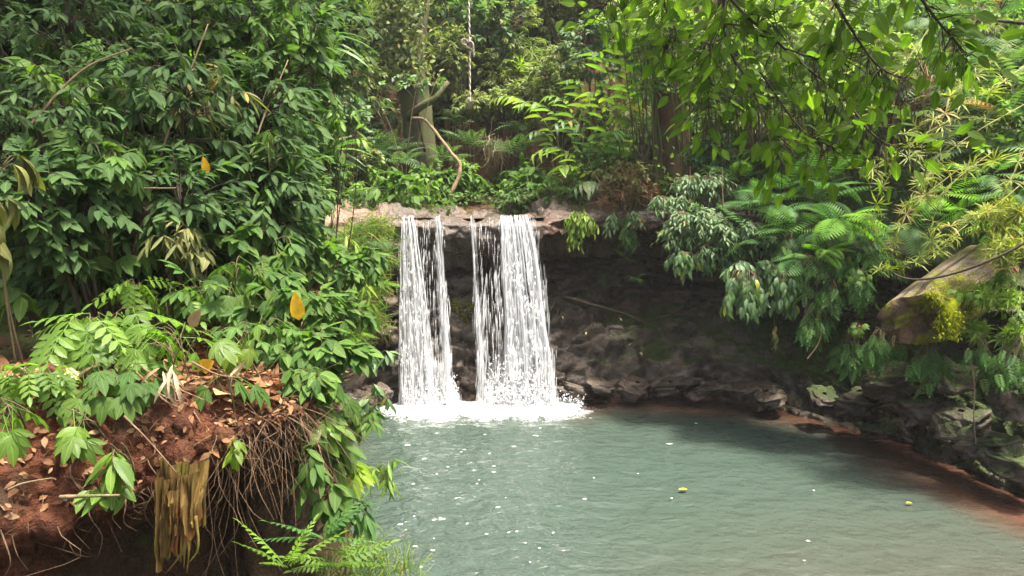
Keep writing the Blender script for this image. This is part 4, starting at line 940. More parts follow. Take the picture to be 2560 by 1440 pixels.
for i in range(46):
    x, y = rng.uniform(-3.9, 3.2), rng.uniform(11.0, 14.4)
    if np.hypot((x + .45) / .6, (y - 11.9) / 1.1) < 1 or (abs(x + .5) < 1.1 and y < 11.2): continue
    if k == 0: hp.location = onland(x, y); k = 1
    elif k == 1: hp2.location = onland(x, y); k = 2
    else: clone((hp, hp2)[i % 2], onland(x, y), rng.random() * 6.28, rng.uniform(.7, 1.35))

# --- mossy trunk, leaning branch and sparse sapling behind the falls
tb = px(1052, 385, 14.0); tb[2] = onland(tb[0], 14.0)[2]
tree('mossy_tree', 'mossy pale trunk with an elbow limb behind the waterfall', tb, 4.5, [(px(960, 40, 14.4), A(1.1, .8, .8)), (px(1040, -80, 14.4), A(1.2, .9, .8)), (px(900, 150, 14.6), A(.7, .6, .6))], 70, 'dia', (.10, .16), L_BACK, B_MOSSY, limbs=7, lpc=20, clump=.4,
     pts=[tb - A(0, 0, .3), px(1048, 330, 14.0), px(1030, 200, 14.1), px(1000, 60, 14.2), px(990, -60, 14.3)], trunk_rad=np.interp(np.linspace(0, 1, 22), [0, .2, .5, 1], [.40, .30, .26, .2]), tr_sides=16)
tr_ = bpy.data.objects['mossy_tree']; g = Geo(); b0 = A(*tr_.location)
g.tube(catmull([px(1022, 292, 13.8), px(1050, 268, 13.6), px(1088, 245, 13.5), px(1120, 205, 13.6)], 12) - b0, np.linspace(.085, .04, 12), 8, bump=.15); link('limb', g.build('limb', B_MOSSY), tr_)
g = Geo(); q = catmull([px(1030, 296, 13.6), px(1062, 300, 13.4), px(1100, 345, 13.2), px(1130, 385, 13.0), px(1149, 408, 12.9), px(1147, 440, 12.8), px(1124, 492, 12.7)], 30); g.tube(q - q[-1], np.linspace(.026, .034, 30) * (1 + .15 * np.sin(np.arange(30) * 1.7)), 8, bump=.2)
o = link('leaning_branch', g.build('leaning_branch', B_TAN), None, q[-1]); tag(o, 'bare tan branch bent down from the mossy trunk to the ground', 'branch')
shrub('sparse_sapling', 'thin sapling with scattered pale leaves in front of the mossy trunk', 'sapling', onland(px(1010, 400, 13.2)[0], 13.2), [(px(1040, 205, 13.2), A(.75, .3, .16)), (px(940, 270, 13.2), A(.45, .3, .22)), (px(900, 330, 13), A(.4, .3, .2))], 'ovate3', (.09, .14), L_GREY, B_TWIG, stems=6, twigs=44, lpt=6, droop=.2, stem_r=.015)
for (u, v, y) in ((950, 370, 13.6), (985, 380, 13.4), (930, 410, 13.2), (1000, 410, 13.0), (1110, 400, 13.6), (1180, 370, 14.0), (1290, 390, 13.6), (1310, 330, 14.0), (1160, 310, 14.3)):
    c = px(u, v, y); fern('shade_fern', 'blue-green fern in the shade beside the mossy trunk', A(c[0], c[1], c[2]), 9, (.5, .75), L_BACK2, 'frondlo', (-200, 20), (10, 60), 'ferns beside the mossy trunk')

P = np.array([px(1048 - (330 - v) * .17 + rng.normal(0, 26), v, 13.75 + rng.normal(0, .12)) for v in rng.uniform(-40, 205, 1500)]); base = P[0].copy()
g = Geo(); foliage(g, 'ovate3', P - base, frame(rng.normal(0, 1, P.shape) + A(0, -.4, -.5), rng.normal(0, .5, P.shape) + A(0, -.8, .6)), rng.uniform(.08, .15, len(P)), rng.random(len(P)))
vr = empty('climbing_vine', base); tag(vr, 'leafy climbing vine wrapped round the upper part of the mossy trunk', 'vine'); tag(link('foliage', g.build('foliage', L_BACK), vr), kind='stuff')
g = Geo(); g.tube(catmull([px(1062, 380, 13.62), px(1040, 250, 13.68), px(1040, 120, 13.78), px(1000, -20, 13.9)], 20) - base, .025, 6, bump=.2); link('stem', g.build('stem', B_DARK), vr)
for (u, v, y, r, lab) in ((900, 200, 13.6, (.5, .4, .5), 'olive bush with fine leaves left of the mossy trunk'), (1130, 130, 14.6, (.5, .4, .5), 'bush with fine leaves between the mossy trunk and the rope'), (880, 400, 12.6, (.5, .4, .35), 'bush with light leaves above the red rock left of the falls'), (1490, 120, 13.2, (.7, .5, .6), 'leafy bush behind the upper ginger leaves'), (1590, 60, 13.4, (.7, .5, .6), 'leafy bush behind the red-barked trunk'), (1400, 180, 13.6, (.6, .5, .45), 'olive bush behind the white-tipped ginger canes'), (1270, 260, 14.2, (.45, .3, .35), 'bush overhanging the dark hollow behind the falls'), (860, 280, 12.2, (.4, .35, .35), 'small leafy bush beside the strap-leaved plant'), (1180, 262, 14.2, (.4, .3, .25), 'fine bush drooping over the dark hollow behind the rope'), (1330, 240, 14.0, (.5, .4, .35), 'fine bush drooping over the dark hollow beside the ginger'), (1110, 240, 14.9, (.5, .3, .3), 'fine bush in the elbow of the mossy trunk')):
    c = px(u, v, y); b = onland(c[0], y + .1); b[2] = min(b[2], c[2] - .1)
    shrub('hillside_bush', lab, 'bush', b, [(c, A(*r))], 'ovate3' if 'light' in lab or 'leafy' in lab else 'dia', (.08, .13), L_BACK2 if 'leafy' in lab else L_BACK, B_TWIG, stems=6, twigs=120, lpt=10, droop=.3, stem_r=.015, face=.35)
# --- hillside behind: copies of a few shrub kinds
BP = []
for nm, lab, lf, L, mt, tw, lp_n in (('small_leaved_shrub', 'fine-leaved olive shrub on the hillside behind the falls', 'dia', (.07, .11), L_BACK, 130, 12), ('broadleaf_shrub', 'blue-green broadleaf shrub on the hillside behind the falls', 'ovate3', (.11, .18), L_BACK2, 80, 9),
                                     ('narrow_leaved_shrub', 'feathery bamboo-like shrub on the hillside behind the falls', 'dian', (.14, .22), L_BACK, 150, 12), ('lush_shrub', 'lush fresh green shrub on the hillside behind the falls', 'ovate3', (.09, .14), L_FRESH, 110, 9)):
    BP.append(shrub(nm, lab, 'shrub', (0, 0, 0), [(A(0, 0, .9), A(.75, .7, .75)), (A(.25, -.2, .5), A(.7, .6, .4))], lf, L, mt, B_TWIG, stems=7, twigs=tw, lpt=lp_n, droop=.35, group=lab.split(' on ')[0] + 's on the back hillside', stem_r=.02, face=.3))
used = [False] * 4
def put(i, x, y, s, label=None, group=None, dz=-.05):
    loc = onland(x, y, dz); rz = rng.random() * 6.28
    if not used[i] and label is None: BP[i].location = loc; BP[i].rotation_euler = (0, 0, rz); BP[i].scale = (s, s, s); used[i] = True; return BP[i]
    return clone(BP[i], loc, rz, s, label, group)
for i in range(150):
    y = rng.uniform(15.2, 25); x = rng.uniform(-.36, .30) * y - .3
    put(int(rng.choice(4, p=[.36, .24, .26, .14])), x, y, rng.uniform(.8, 1.45) * (1 + .02 * (y - 15)))
for i, (x, y, s) in enumerate(((-3.4, 13.4, .8), (-2.6, 14.3, .8), (-4.6, 12.6, 1.1), (-5.4, 14, 1.3), (-3.9, 15, 1.0), (1.4, 14.2, .8), (2.3, 13.6, .9), (2.9, 14.6, 1.0), (1.9, 12.9, .6), (.9, 14.6, .7), (-.2, 14.9, .6), (-1.2, 15.0, .6), (3.7, 13.5, 1.1), (4.6, 14.4, 1.2))):
    put(i % 4, x, y, s)
for i in range(22):
    j = int(rng.integers(0, 4)); put(j, rng.uniform(-10, -5.2), rng.uniform(4.6, 13), rng.uniform(.8, 1.3), ('fine-leaved olive shrub on the slope behind the left thicket', 'blue-green broadleaf shrub on the slope behind the left thicket', 'feathery bamboo-like shrub on the slope behind the left thicket', 'lush fresh green shrub on the slope behind the left thicket')[j], ('olive', 'blue-green', 'feathery', 'lush')[j] + ' shrubs behind the left thicket')
for (u, v, y, r) in ((870, 60, 16.5, (1.0, .8, 1.1)), (1120, 40, 18, (1.2, .9, 1.2)), (1330, 60, 18.5, (1.5, .9, 1.3)), (1500, 30, 17, (1.2, .9, 1.2))):
    c = px(u, v, y); tree('slope_tree', 'slender tree with a loose olive crown on the hillside behind the falls', onland(c[0], y), max(c[2] - onland(c[0], y)[2], .6), [(c, A(*r))], 90, 'dia', (.12, .18), L_BACK, B_TWIG, r0=.08, limbs=7, lpc=22, clump=.5, group='slender trees on the back hillside')
for nm, lab, x0, x1, y0, y1, n, mt, L in (('hill_cover', 'dense leafy undergrowth covering the hillside behind the falls', -7, 7.5, 12.6, 26, 13000, L_BACK, (.14, .24)), ('slope_cover', 'dense leafy undergrowth covering the right slope', 2.3, 9.5, 6.0, 14, 9000, L_MID, (.08, .15)), ('thicket_cover', 'low leafy undergrowth beneath the left thicket', -5.5, -1.7, 5.0, 10.5, 4500, L_DARK, (.08, .15)), ('bank_cover', 'leafy undergrowth on the slope behind the left bank path', -12, -3.6, 4.4, 16, 9000, L_MID, (.1, .18))):
    x = rng.uniform(x0, x1, n); y = rng.uniform(y0, y1, n); z, dm, th = land(x, y, True); k = (dm > .55 if nm != 'slope_cover' else dm > .75) & ((nm != 'hill_cover') | (y > 15) | (np.abs(x + .2) > 1.7)); x, y, z = x[k], y[k], z[k]; n = len(x)
    P = np.stack([x, y, z + .03 + rng.random(n) * .3], -1); base = P[0].copy()
    g = Geo(); foliage(g, 'ovate3' if nm != 'hill_cover' else 'dia', P - base, frame(rng.normal(0, 1, (n, 3)) + A(0, -.3, 0), A(0, -.5, 1.) + rng.normal(0, .4, (n, 3))), rng.uniform(*L, n), rng.random(n))
    tag(link(nm, g.build(nm, mt), None, base), lab, 'undergrowth', None, 'stuff')
# papaya-like shrub at (1200,60)
c = px(1195, 70, 15.6); shrub('umbrella_leaved_plant', 'plant with wide blue-green umbrella leaves behind the hanging rope', 'plant', onland(c[0], 15.7), [(c, A(.45, .35, .3)), (px(1180, 180, 15.4), A(.4, .3, .3))], 'palm5', (.35, .5), L_BACK2, B_GREEN, stems=4, twigs=26, lpt=3, droop=.35, stem_r=.02, nind=70)
for (u, v, y) in ((1300, 190, 14.6), (1330, 150, 15), (1285, 120, 15.2), (1420, 120, 15.6)):
    c = px(u, v, y); b = onland(c[0], y); bamboo('young_bamboo', 'upright young bamboo with tufted leaves behind the falls', [b, (b + c) / 2 + A(.05, 0, 0), c + A(0, 0, .25)], 9, (.25, .4), L_LIME, 'young bamboo behind the falls', .012)
# ------------------------------------------------------------------ right of the falls
# red-barked tree
tb = px(1680, 500, 11.4); tb[2] = 2.55
tree('red_barked_tree', 'leaning tree with reddish flaking bark above the right ledge', tb, 5, [(px(1640, -150, 11.8), A(1.5, 1.2, .8)), (px(1900, -120, 11.6), A(1.4, 1.0, .8))], 60, 'ovate3', (.10, .16), L_LIME, B_RED, limbs=8, lpc=14, clump=.45,
     pts=[tb - A(0, 0, .3), px(1682, 400, 11.4), px(1672, 250, 11.4), px(1662, 80, 11.5), px(1665, -80, 11.6)], trunk_rad=np.interp(np.linspace(0, 1, 22), [0, .3, 1], [.36, .25, .16]), tr_sides=18)
t_ = bpy.data.objects['red_barked_tree']; g = Geo(); b0 = A(*t_.location)
for (pts, r) in (([(1628, 520), (1640, 440), (1636, 330), (1640, 200)], .05), ([(1645, 510), (1652, 380), (1640, 260), (1650, 120)], .035), ([(1700, 500), (1712, 420), (1690, 330)], .06)):
    g.tube(catmull([px(u, v, 11.15) for u, v in pts], 14) - b0, np.linspace(r, r * .5, 14), 6, bump=.2)
link('vine', g.build('vine', B_MOSSY), t_)
P = np.array([px(1660 + rng.normal(0, 40), v, 11.0 + rng.normal(0, .1)) for v in np.concatenate([rng.uniform(-20, 230, 900), rng.uniform(330, 470, 40)])]); base = P[0].copy()
g = Geo(); foliage(g, 'ovate3', P - base, frame(rng.normal(0, 1, P.shape) + A(0, -.4, -.5), rng.normal(0, .5, P.shape) + A(0, -.8, .6)), rng.uniform(.07, .12, len(P)), rng.random(len(P)))
vr = empty('climbing_vine', base); tag(vr, 'leafy climber clothing the red-barked trunk', 'vine'); tag(link('foliage', g.build('foliage', L_FRESH), vr), kind='stuff')
g = Geo(); b = px(1607, 430, 11.0)
for pts in ([(1607, 430), (1604, 395), (1600, 345), (1596, 320)], [(1604, 395), (1592, 380), (1580, 365)], [(1606, 410), (1620, 375), (1628, 350)], [(1601, 360), (1610, 335), (1612, 310)]):
    g.tube(catmull([px(u, v, 11.0) for u, v in pts], 8) - b, np.linspace(.03, .012, 8), 6, bump=.2)
tag(link('dead_shrub', g.build('dead_shrub', B_DARK), None, b), 'small bare forked shrub at the foot of the red-barked tree', 'dead shrub')

# ginger canes
GG = [((1500, 470, 11.6), (1335, 385, 11.0)), ((1520, 460, 11.8), (1390, 310, 11.0)), ((1480, 440, 12.0), (1300, 260, 11.6)), ((1540, 450, 11.7), (1470, 230, 11.2)), ((1560, 450, 11.5), (1530, 330, 10.8)), ((1450, 460, 12.2), (1240, 245, 12.0)),
      ((1590, 430, 11.8), (1560, 210, 11.2)), ((1510, 440, 12.2), (1420, 200, 11.8)), ((1470, 470, 11.4), (1400, 420, 10.9)), ((1570, 420, 12.2), (1480, 130, 11.8)), ((1600, 400, 12.2), (1550, 110, 11.6)), ((1430, 460, 12.4), (1330, 330, 12.0)), ((1530, 480, 11.2), (1440, 470, 10.8)), ((1610, 420, 12.0), (1600, 160, 11.4)), ((1490, 440, 12.5), (1370, 240, 12.1))]
GG.sort(key=lambda q: -q[1][0])
for k, (a, b) in enumerate(GG):
    p = px(*a); p[2] = max(2.5, p[2] - .1); ginger('ginger_cane', 'arching ginger cane with long glossy leaves, %s from the red-barked tree by its tip' % ORD[k], p, px(*b), 13, (.30, .44), (L_GING, L_FRESH, L_LIME)[k % 3] if a[1] < 460 or k % 3 else L_GREY, group='ginger canes right of the falls')
for (u, v, y, r, lab, mt) in ((1400, 480, 11.2, (.5, .35, .28), 'dense green bush on the ledge right behind the waterfall lip', L_MID), (1290, 500, 11.4, (.4, .3, .18), 'low bush with small leaves beside the stream above the falls', L_MID), (1560, 440, 11.0, (.55, .3, .25), 'straggly bush with dry patches beside the red-barked tree', L_OLIVE), (1480, 400, 11.6, (.5, .4, .3), 'dark bush beneath the arching ginger leaves', L_MID)):
    c = px(u, v, y); shrub('ledge_bush', lab, 'bush', A(c[0], y + .1, 2.5), [(c, A(*r))], 'ovate3', (.07, .12), mt, B_TWIG, stems=6, twigs=60, lpt=8, droop=.35, face=.3)
grass('dry_grass', 'dry straw and leaf tangle at the foot of the red-barked tree', [px(u, v, 10.9) for u, v in ((1500, 480), (1540, 470), (1590, 460), (1560, 430), (1620, 480), (1520, 505))], 500, (.12, .3), L_DRY, up=-.2, spread=.14)
grass('dry_grass', 'pale dry blades hanging in the dark hollow behind the falls', [px(u, v, 14.0) for u, v in ((1225, 340), (1240, 360), (1255, 350), (1232, 375))], 120, (.3, .5), L_PALE, up=-1.2, spread=.1)
# trailing plants over the ledge
for (u, v, y, r, lf, L, mt, lab, n) in ((1450, 575, 10.15, (.26, .14, .16), 'lance', (.07, .12), L_LIME, 'bright trailing plant hanging from the ledge right of the falls', 46), (1440, 620, 10.1, (.15, .1, .10), 'lance', (.06, .09), L_LIME, 'tuft of drooping yellow-green leaves below the ledge', 22), (1530, 575, 10.35, (.12, .1, .12), 'lance', (.09, .13), L_GREY, 'pale sprig with lance leaves on the ledge edge', 9),
                                        (1590, 560, 10.45, (.16, .1, .10), 'ovate', (.07, .1), L_GREY, 'sprig with small red blossoms hanging over the ledge', 14), (1570, 620, 10.45, (.14, .1, .14), 'pinn', (.12, .18), L_FERN, 'trailing creeper with feathery leaves in front of the cave', 10)):
    c = px(u, v, y); rr = shrub('trailing_plant', lab, 'trailing plant', A(c[0] + .03, y + .17, 2.58), [(c, A(*r))], lf, L, mt, B_GREEN, stems=5, twigs=n, lpt=6, droop=.6, nind=110, stem_r=.005, twig_up=.02, tip=.9)
    if 'blossom' in lab:
        g = Geo()
        for k in range(9): P = c + rng.normal(0, .08, (1, 3)); foliage(g, 'ovate3', np.repeat(P, 3, 0) - A(*rr.location), frame(rng.normal(0, 1, (3, 3)), rng.normal(0, 1, (3, 3))), np.full(3, .035), rng.random(3))
        m = M('red_petal'); link('blossom', g.build('blossom', m.done(m.pbsdf((.55, .03, .02), .5, .3))), rr)
# pale bush over the cave
PB = [((1760, 470, 9.6), (.5, .35, .25), 'lance', (.06, .10), 'upper pale bush of fine leaves beside the red-barked tree', 100, 60), ((1740, 560, 9.2), (.42, .35, .28), 'lance', (.06, .10), 'pale fine-leaved bush overhanging the cave mouth', 110, 110), ((1840, 590, 9.0), (.42, .35, .28), 'lance', (.065, .105), 'pale bush with a bare upright twig above the cave', 110, 120),
      ((1720, 660, 9.0), (.3, .25, .16), 'droop', (.10, .15), 'lower pale spray with drooping leaves before the dark cave', 34, 140), ((1880, 690, 8.6), (.38, .28, .18), 'droop', (.11, .16), 'hanging spray of larger pale leaves right of the cave', 42, 180), ((1860, 770, 8.3), (.30, .2, .12), 'droop', (.12, .17), 'lowest drooping branch of pale leaves above the mossy shelf', 26, 150), ((1960, 760, 8.2), (.22, .18, .12), 'droop', (.12, .16), 'drooping pale branch tip beside the fern slope', 18, 110), ((1680, 520, 9.5), (.3, .25, .14), 'lance', (.06, .09), 'fine pale sprays reaching over the right end of the ledge', 50, 60),
      ((1800, 640, 9.1), (.45, .3, .25), 'lance', (.07, .11), 'dense middle of the pale bush hanging over the cave', 120, 140), ((1700, 600, 9.3), (.35, .3, .22), 'lance', (.06, .10), 'cave-side flank of the pale bush', 90, 100), ((1930, 620, 8.9), (.35, .3, .25), 'lance', (.07, .11), 'fern-side flank of the pale bush', 90, 100)]
for (p, r, lf, L, lab, tw, ni) in PB:
    c = px(*p); b = A(c[0] + .35, min(c[1] + .7, 10.4), c[2] + .05); b[2] = max(b[2], 1.9)
    shrub('pale_leaved_bush', lab, 'bush', b, [(c, A(*r))], lf, L, L_GREY, B_TWIG, stems=7, twigs=tw, lpt=8, droop=.35 if lf == 'lance' else .75, nind=ni, stem_r=.012, face=.35, tip=.75, twig_up=.02)
for i, (u, v, y) in enumerate(sorted(((2020, 700, 8.2), (2060, 760, 8.0), (2100, 690, 8.1), (1980, 640, 8.6), (2040, 830, 8.0), (2150, 740, 8.0), (2180, 660, 8.1), (2120, 900, 8.0), (2200, 890, 7.7), (2330, 930, 7.2), (2470, 920, 6.8), (2540, 930, 6.6)))):
    c = px(u, v, y); shrub('bank_creeper', 'small-leaved creeper hanging on the right bank, %s from the cave' % ORD[i], 'creeper', c + A(.25, .4, .2), [(c, A(.24, .16, .18))], 'pinn', (.11, .17), L_FERN, B_TWIG, stems=4, twigs=20, lpt=3, droop=.7, nind=50, stem_r=.006, group='creepers hanging on the right bank', face=.3)
c = px(1935, 870, 8.2); shrub('hanging_sprig', 'short sprig with yellowing leaves dangling above the mossy shelf', 'sprig', c + A(.02, .1, .5), [(c, A(.05, .05, .06))], 'droop', (.11, .15), L_OLIVE, B_TWIG, stems=1, twigs=2, lpt=3, droop=1.4, nind=20, stem_r=.004)
# ferns on the right slope
FE = sorted([(1880, 520, 9.2), (1930, 500, 9.1), (1990, 470, 9.2), (1960, 570, 8.9), (2040, 500, 9.0), (2050, 590, 8.7), (1900, 600, 8.9), (2000, 640, 8.6), (2060, 450, 9.2), (2130, 630, 8.5), (1850, 450, 9.8), (1960, 430, 9.8), (2090, 560, 8.6)], key=lambda q: q[0])
for i, (u, v, y) in enumerate(FE):
    fern('slope_fern', 'green fern with arching fronds above the cave, %s from the pale bush' % ORD[i], px(u, v, y), 9, (.45, .72), L_FERN, 'frond', (-190, 10), (-25, 50), 'ferns on the slope above the cave')
fern('sunlit_fern', 'bright yellow-green sunlit fern on the slope above the cave', px(2110, 540, 8.3), 9, (.45, .65), L_FERNB, 'frondb', (-150, 20), (-30, 25))
fern('sunlit_fern', 'smaller bright fern just below the sunlit fern', px(2060, 620, 8.2), 6, (.25, .38), L_FERNB, 'frond', (-150, -20), (-30, 30))
for i, (u, v, y) in enumerate(((2380, 190, 9.6), (2480, 200, 9.2), (2420, 110, 9.8), (2540, 120, 9.4), (2330, 240, 9.6), (2540, 260, 8.9), (2500, 20, 9.8), (2400, 300, 9.2), (2460, 380, 8.8), (2540, 330, 8.6), (2300, 40, 10.6))):
    fern('tall_fern', 'large soft %s fern high on the right slope among arching bamboo' % ('blue-green' if i % 3 else 'mid-green'), px(u, v, y), 9, (.7, 1.05), L_BACK2 if i % 3 else L_FERN, 'frond', (-200, 20), (-15, 50), 'large ferns high on the right slope')
for i, (u, v, y) in enumerate(((2480, 430, 8.0), (2420, 520, 7.9), (2540, 480, 7.6), (2350, 480, 8.2), (2280, 560, 8.2), (2530, 560, 7.5))):
    fern('drooping_fern', 'yellow-green fern drooping among the bamboo on the right slope', px(u, v, y), 8, (.4, .6), L_FERNB if i % 2 else L_FERN, 'frond', (-190, 0), (-40, 40), 'ferns among the right bamboo')
# sunlit broadleaf shrubs, upper right
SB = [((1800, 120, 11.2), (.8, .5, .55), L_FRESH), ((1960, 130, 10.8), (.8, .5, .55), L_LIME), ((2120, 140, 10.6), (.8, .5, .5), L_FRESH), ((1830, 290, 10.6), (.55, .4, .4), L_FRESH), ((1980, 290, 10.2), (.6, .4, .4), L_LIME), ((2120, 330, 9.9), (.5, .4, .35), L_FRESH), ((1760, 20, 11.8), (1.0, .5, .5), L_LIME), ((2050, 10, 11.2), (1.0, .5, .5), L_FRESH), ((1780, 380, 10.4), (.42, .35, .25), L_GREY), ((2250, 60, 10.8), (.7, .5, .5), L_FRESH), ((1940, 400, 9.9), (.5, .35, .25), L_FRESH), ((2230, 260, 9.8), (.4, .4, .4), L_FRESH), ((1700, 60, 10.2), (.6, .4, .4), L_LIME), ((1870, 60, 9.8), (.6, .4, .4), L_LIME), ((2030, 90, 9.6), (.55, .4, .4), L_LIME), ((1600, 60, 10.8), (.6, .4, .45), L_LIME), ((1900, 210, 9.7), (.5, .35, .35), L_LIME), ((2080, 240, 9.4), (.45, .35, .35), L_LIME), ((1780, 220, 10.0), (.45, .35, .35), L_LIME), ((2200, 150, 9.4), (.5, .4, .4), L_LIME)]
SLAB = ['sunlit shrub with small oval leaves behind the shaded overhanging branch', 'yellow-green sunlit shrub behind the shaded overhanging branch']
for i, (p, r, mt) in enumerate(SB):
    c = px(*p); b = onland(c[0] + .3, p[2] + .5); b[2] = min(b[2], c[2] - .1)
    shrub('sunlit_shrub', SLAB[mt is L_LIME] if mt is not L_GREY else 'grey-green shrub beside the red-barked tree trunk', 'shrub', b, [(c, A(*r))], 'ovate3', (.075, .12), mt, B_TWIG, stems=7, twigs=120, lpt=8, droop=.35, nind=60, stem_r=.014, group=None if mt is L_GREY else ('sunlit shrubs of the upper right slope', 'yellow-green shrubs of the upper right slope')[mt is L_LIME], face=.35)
for i in range(46):
    x = rng.uniform(2.6, 10.5); y = rng.uniform(8.6, 15.5)
    if x < 2.4 + .5 * max(0, 12 - y): continue
    put(int(rng.choice(4, p=[.2, .25, .15, .4])), x, y, rng.uniform(.6, 1.1), ('fine-leaved olive shrub on the right hillside', 'blue-green broadleaf shrub on the right hillside', 'feathery bamboo-like shrub on the right hillside', 'lush fresh green shrub on the right hillside')[0], 'right hillside shrubs') if False else None
RH = [('fine-leaved olive shrub on the right hillside', 'olive shrubs on the right hillside'), ('blue-green broadleaf shrub on the right hillside', 'blue-green shrubs on the right hillside'), ('feathery bamboo-like shrub on the right hillside', 'feathery shrubs on the right hillside'), ('lush fresh green shrub on the right hillside', 'lush shrubs on the right hillside')]
for i in range(60):
    y = rng.uniform(8.4, 15.5); x = max(2.9, 3.6 + (10.4 - y) * .9) + .5 + 6.5 * rng.random()
    j = int(rng.choice(4, p=[.2, .25, .15, .4])); put(j, x, y, rng.uniform(.55, 1.05), *RH[j])
# tufted bamboo on the right bank
BB = [[(2560, 60, 8.2), (2480, 150, 8.0), (2420, 200, 7.9), (2380, 240, 7.8)], [(2600, 130, 8.0), (2500, 210, 7.7), (2380, 270, 7.6), (2250, 340, 7.6)], [(2580, 250, 7.8), (2440, 330, 7.4), (2350, 400, 7.3), (2310, 480, 7.3)], [(2330, 60, 8.6), (2260, 160, 8.3), (2190, 240, 8.2), (2170, 320, 8.2)], [(2500, 300, 7.8), (2380, 300, 7.6), (2250, 380, 7.5), (2170, 440, 7.6)],
      [(2560, 380, 7.4), (2420, 420, 7.2), (2320, 440, 7.2), (2260, 520, 7.3)], [(2480, 380, 7.6), (2380, 460, 7.3), (2330, 560, 7.2), (2340, 640, 7.2)], [(2400, 420, 7.8), (2300, 500, 7.5), (2240, 580, 7.5), (2230, 650, 7.5)], [(2600, 420, 7.0), (2480, 520, 6.8), (2400, 560, 6.8), (2360, 620, 6.8)], [(2420, 560, 7.4), (2340, 620, 7.2), (2270, 660, 7.2), (2200, 670, 7.3)],
      [(2600, 300, 7.2), (2540, 420, 7.0), (2500, 520, 6.9), (2480, 610, 6.9)], [(2350, 360, 8.0), (2260, 400, 7.8), (2200, 480, 7.7), (2180, 560, 7.7)]]
for pts in BB:
    bamboo('tufted_bamboo', 'thin arching bamboo with star-like yellow-green tufts on the right bank', [px(*p) for p in pts], 9, (.11, .19), L_BAMB, 'tufted bamboo on the right bank', .005, start=.2)
for (u, v, y, r) in ((2490, 560, 7.0, (.28, .2, .2)), (2530, 640, 6.8, (.22, .2, .16)), (2500, 740, 6.9, (.25, .16, .14)), (2440, 830, 7.0, (.1, .1, .08)), (2540, 850, 6.8, (.14, .12, .1))):
    c = px(u, v, y); shrub('bamboo_clump', 'clump of narrow yellow bamboo leaves above the mossy log' if v < 700 else 'clump of narrow green bamboo leaves on the bank below the mossy log', 'bamboo', c + A(.15, .2, -.12), [(c, A(*r))], 'whorl8', (.10, .16), L_BAMB if v < 700 else L_LIME, B_BAMB, stems=5, twigs=int(90 * r[0]) + 4, lpt=3, droop=.4, nind=50, stem_r=.004, group='yellow bamboo above the log' if v < 700 else 'green bamboo below the log', part='leaf_tuft')
for (u, v, y, lab) in ((2510, 680, 6.9, 'plant with hand-shaped leaves and a pink bud above the mossy log'), (2140, 690, 7.9, 'plant with whorled glossy leaves left of the mossy log'), (2420, 730, 6.9, 'hand-leaved plant growing over the mossy log'), (2540, 790, 6.7, 'whorl-leaved plant hanging on the shaded bank below the log'), (2130, 820, 7.9, 'small plant with a pink bud on the shaded right bank')):
    c = px(u, v, y); rr = shrub('whorl_leaved_plant', lab, 'plant', c + A(.08, .15, -.12), [(c, A(.13, .1, .07))], 'palm5', (.10, .15), L_FRESH, B_GREEN, stems=3, twigs=8, lpt=2, droop=.3, nind=40, stem_r=.005, face=.4)
    if 'pink' in lab:
        g = Geo(); q = c + A(.02, -.12, .03); g.tube(A((0, 0, -.012), (0, 0, 0), (0, 0, .014), (0, 0, .022)) + q - A(*rr.location), A(.004, .012, .011, .002), 6); m = M('pink_bud'); link('bud', g.build('bud', m.done(m.pbsdf((.6, .05, .13), .5, .3))), rr)
# dry hanging fronds on the slope
b = px(2290, 190, 9.4); root = empty('dead_frond_clump', b); tag(root, 'clump of dry brown fronds and vines hanging on the right slope', 'dead fronds')
g = Geo()
for k in range(34):
    s0 = b + A(rng.normal(0, .14), rng.normal(0, .08), rng.normal(0, .08)); e = s0 + A(rng.normal(0, .16), -.05 * rng.random(), -rng.uniform(.35, 1.25)); g.tube(catmull([s0, (s0 + e) / 2 + rng.normal(0, .05, 3), e], 8) - b, np.linspace(.008, .003, 8), 4)
link('vine', g.build('vine', B_TAN), root)
g = Geo(); P = b + rng.normal(0, .16, (140, 3)); P[:, 2] -= .15; foliage(g, 'blade', P - b, frame(rng.normal(0, .5, (140, 3)) + A(0, -.2, -1), rng.normal(0, 1, (140, 3))), rng.uniform(.25, .5, 140), rng.random(140)); tag(link('dry_foliage', g.build('dry_foliage', L_DRY), root), kind='stuff')

# --- mossy log
def logmat():
    m = M('rotten_log'); p = m.pos(); uv = m.n('UVMap').outputs[0]
    mp = m.n('Mapping'); m.set(mp, 'Vector', uv); mp.inputs['Scale'].default_value = (26, 2.2, 1)
    a = m.noise(1, 6, .65, mp.outputs[0], .3); b_ = m.noise(6, 5, .6, p)
    col = m.mix(m.ramp(a, .3, .7), (.06, .045, .03), (.20, .16, .115)); col = m.mix(m.ramp(b_, .56, .66), col, (.17, .08, .05)); col = m.mix(m.ramp(m.noise(4, 5, .65, p), .48, .58), col, (.15, .15, .02))
    return m.done(m.pbsdf(col, .9, .15, m.bump(m.math('ADD', a, m.math('MULTIPLY', b_, .6)), 1.0, .08)))
LOGM = logmat()
ax0, ax1 = px(2300, 800, 7.1), px(2460, 680, 8.0)
lg = empty('fallen_log', ax0); tag(lg, 'broken rotten log with bright moss jutting from the right bank', 'log')
d = norm(ax1 - ax0); Lg = np.linalg.norm(ax1 - ax0); up = norm(A(0, 0, 1) - d * d[2]); sdv = np.cross(d, up)
nu, nth = 50, 60; tq = np.linspace(0, 1, nu)[:, None]; thq = np.linspace(0, 2 * np.pi, nth, endpoint=False)[None]
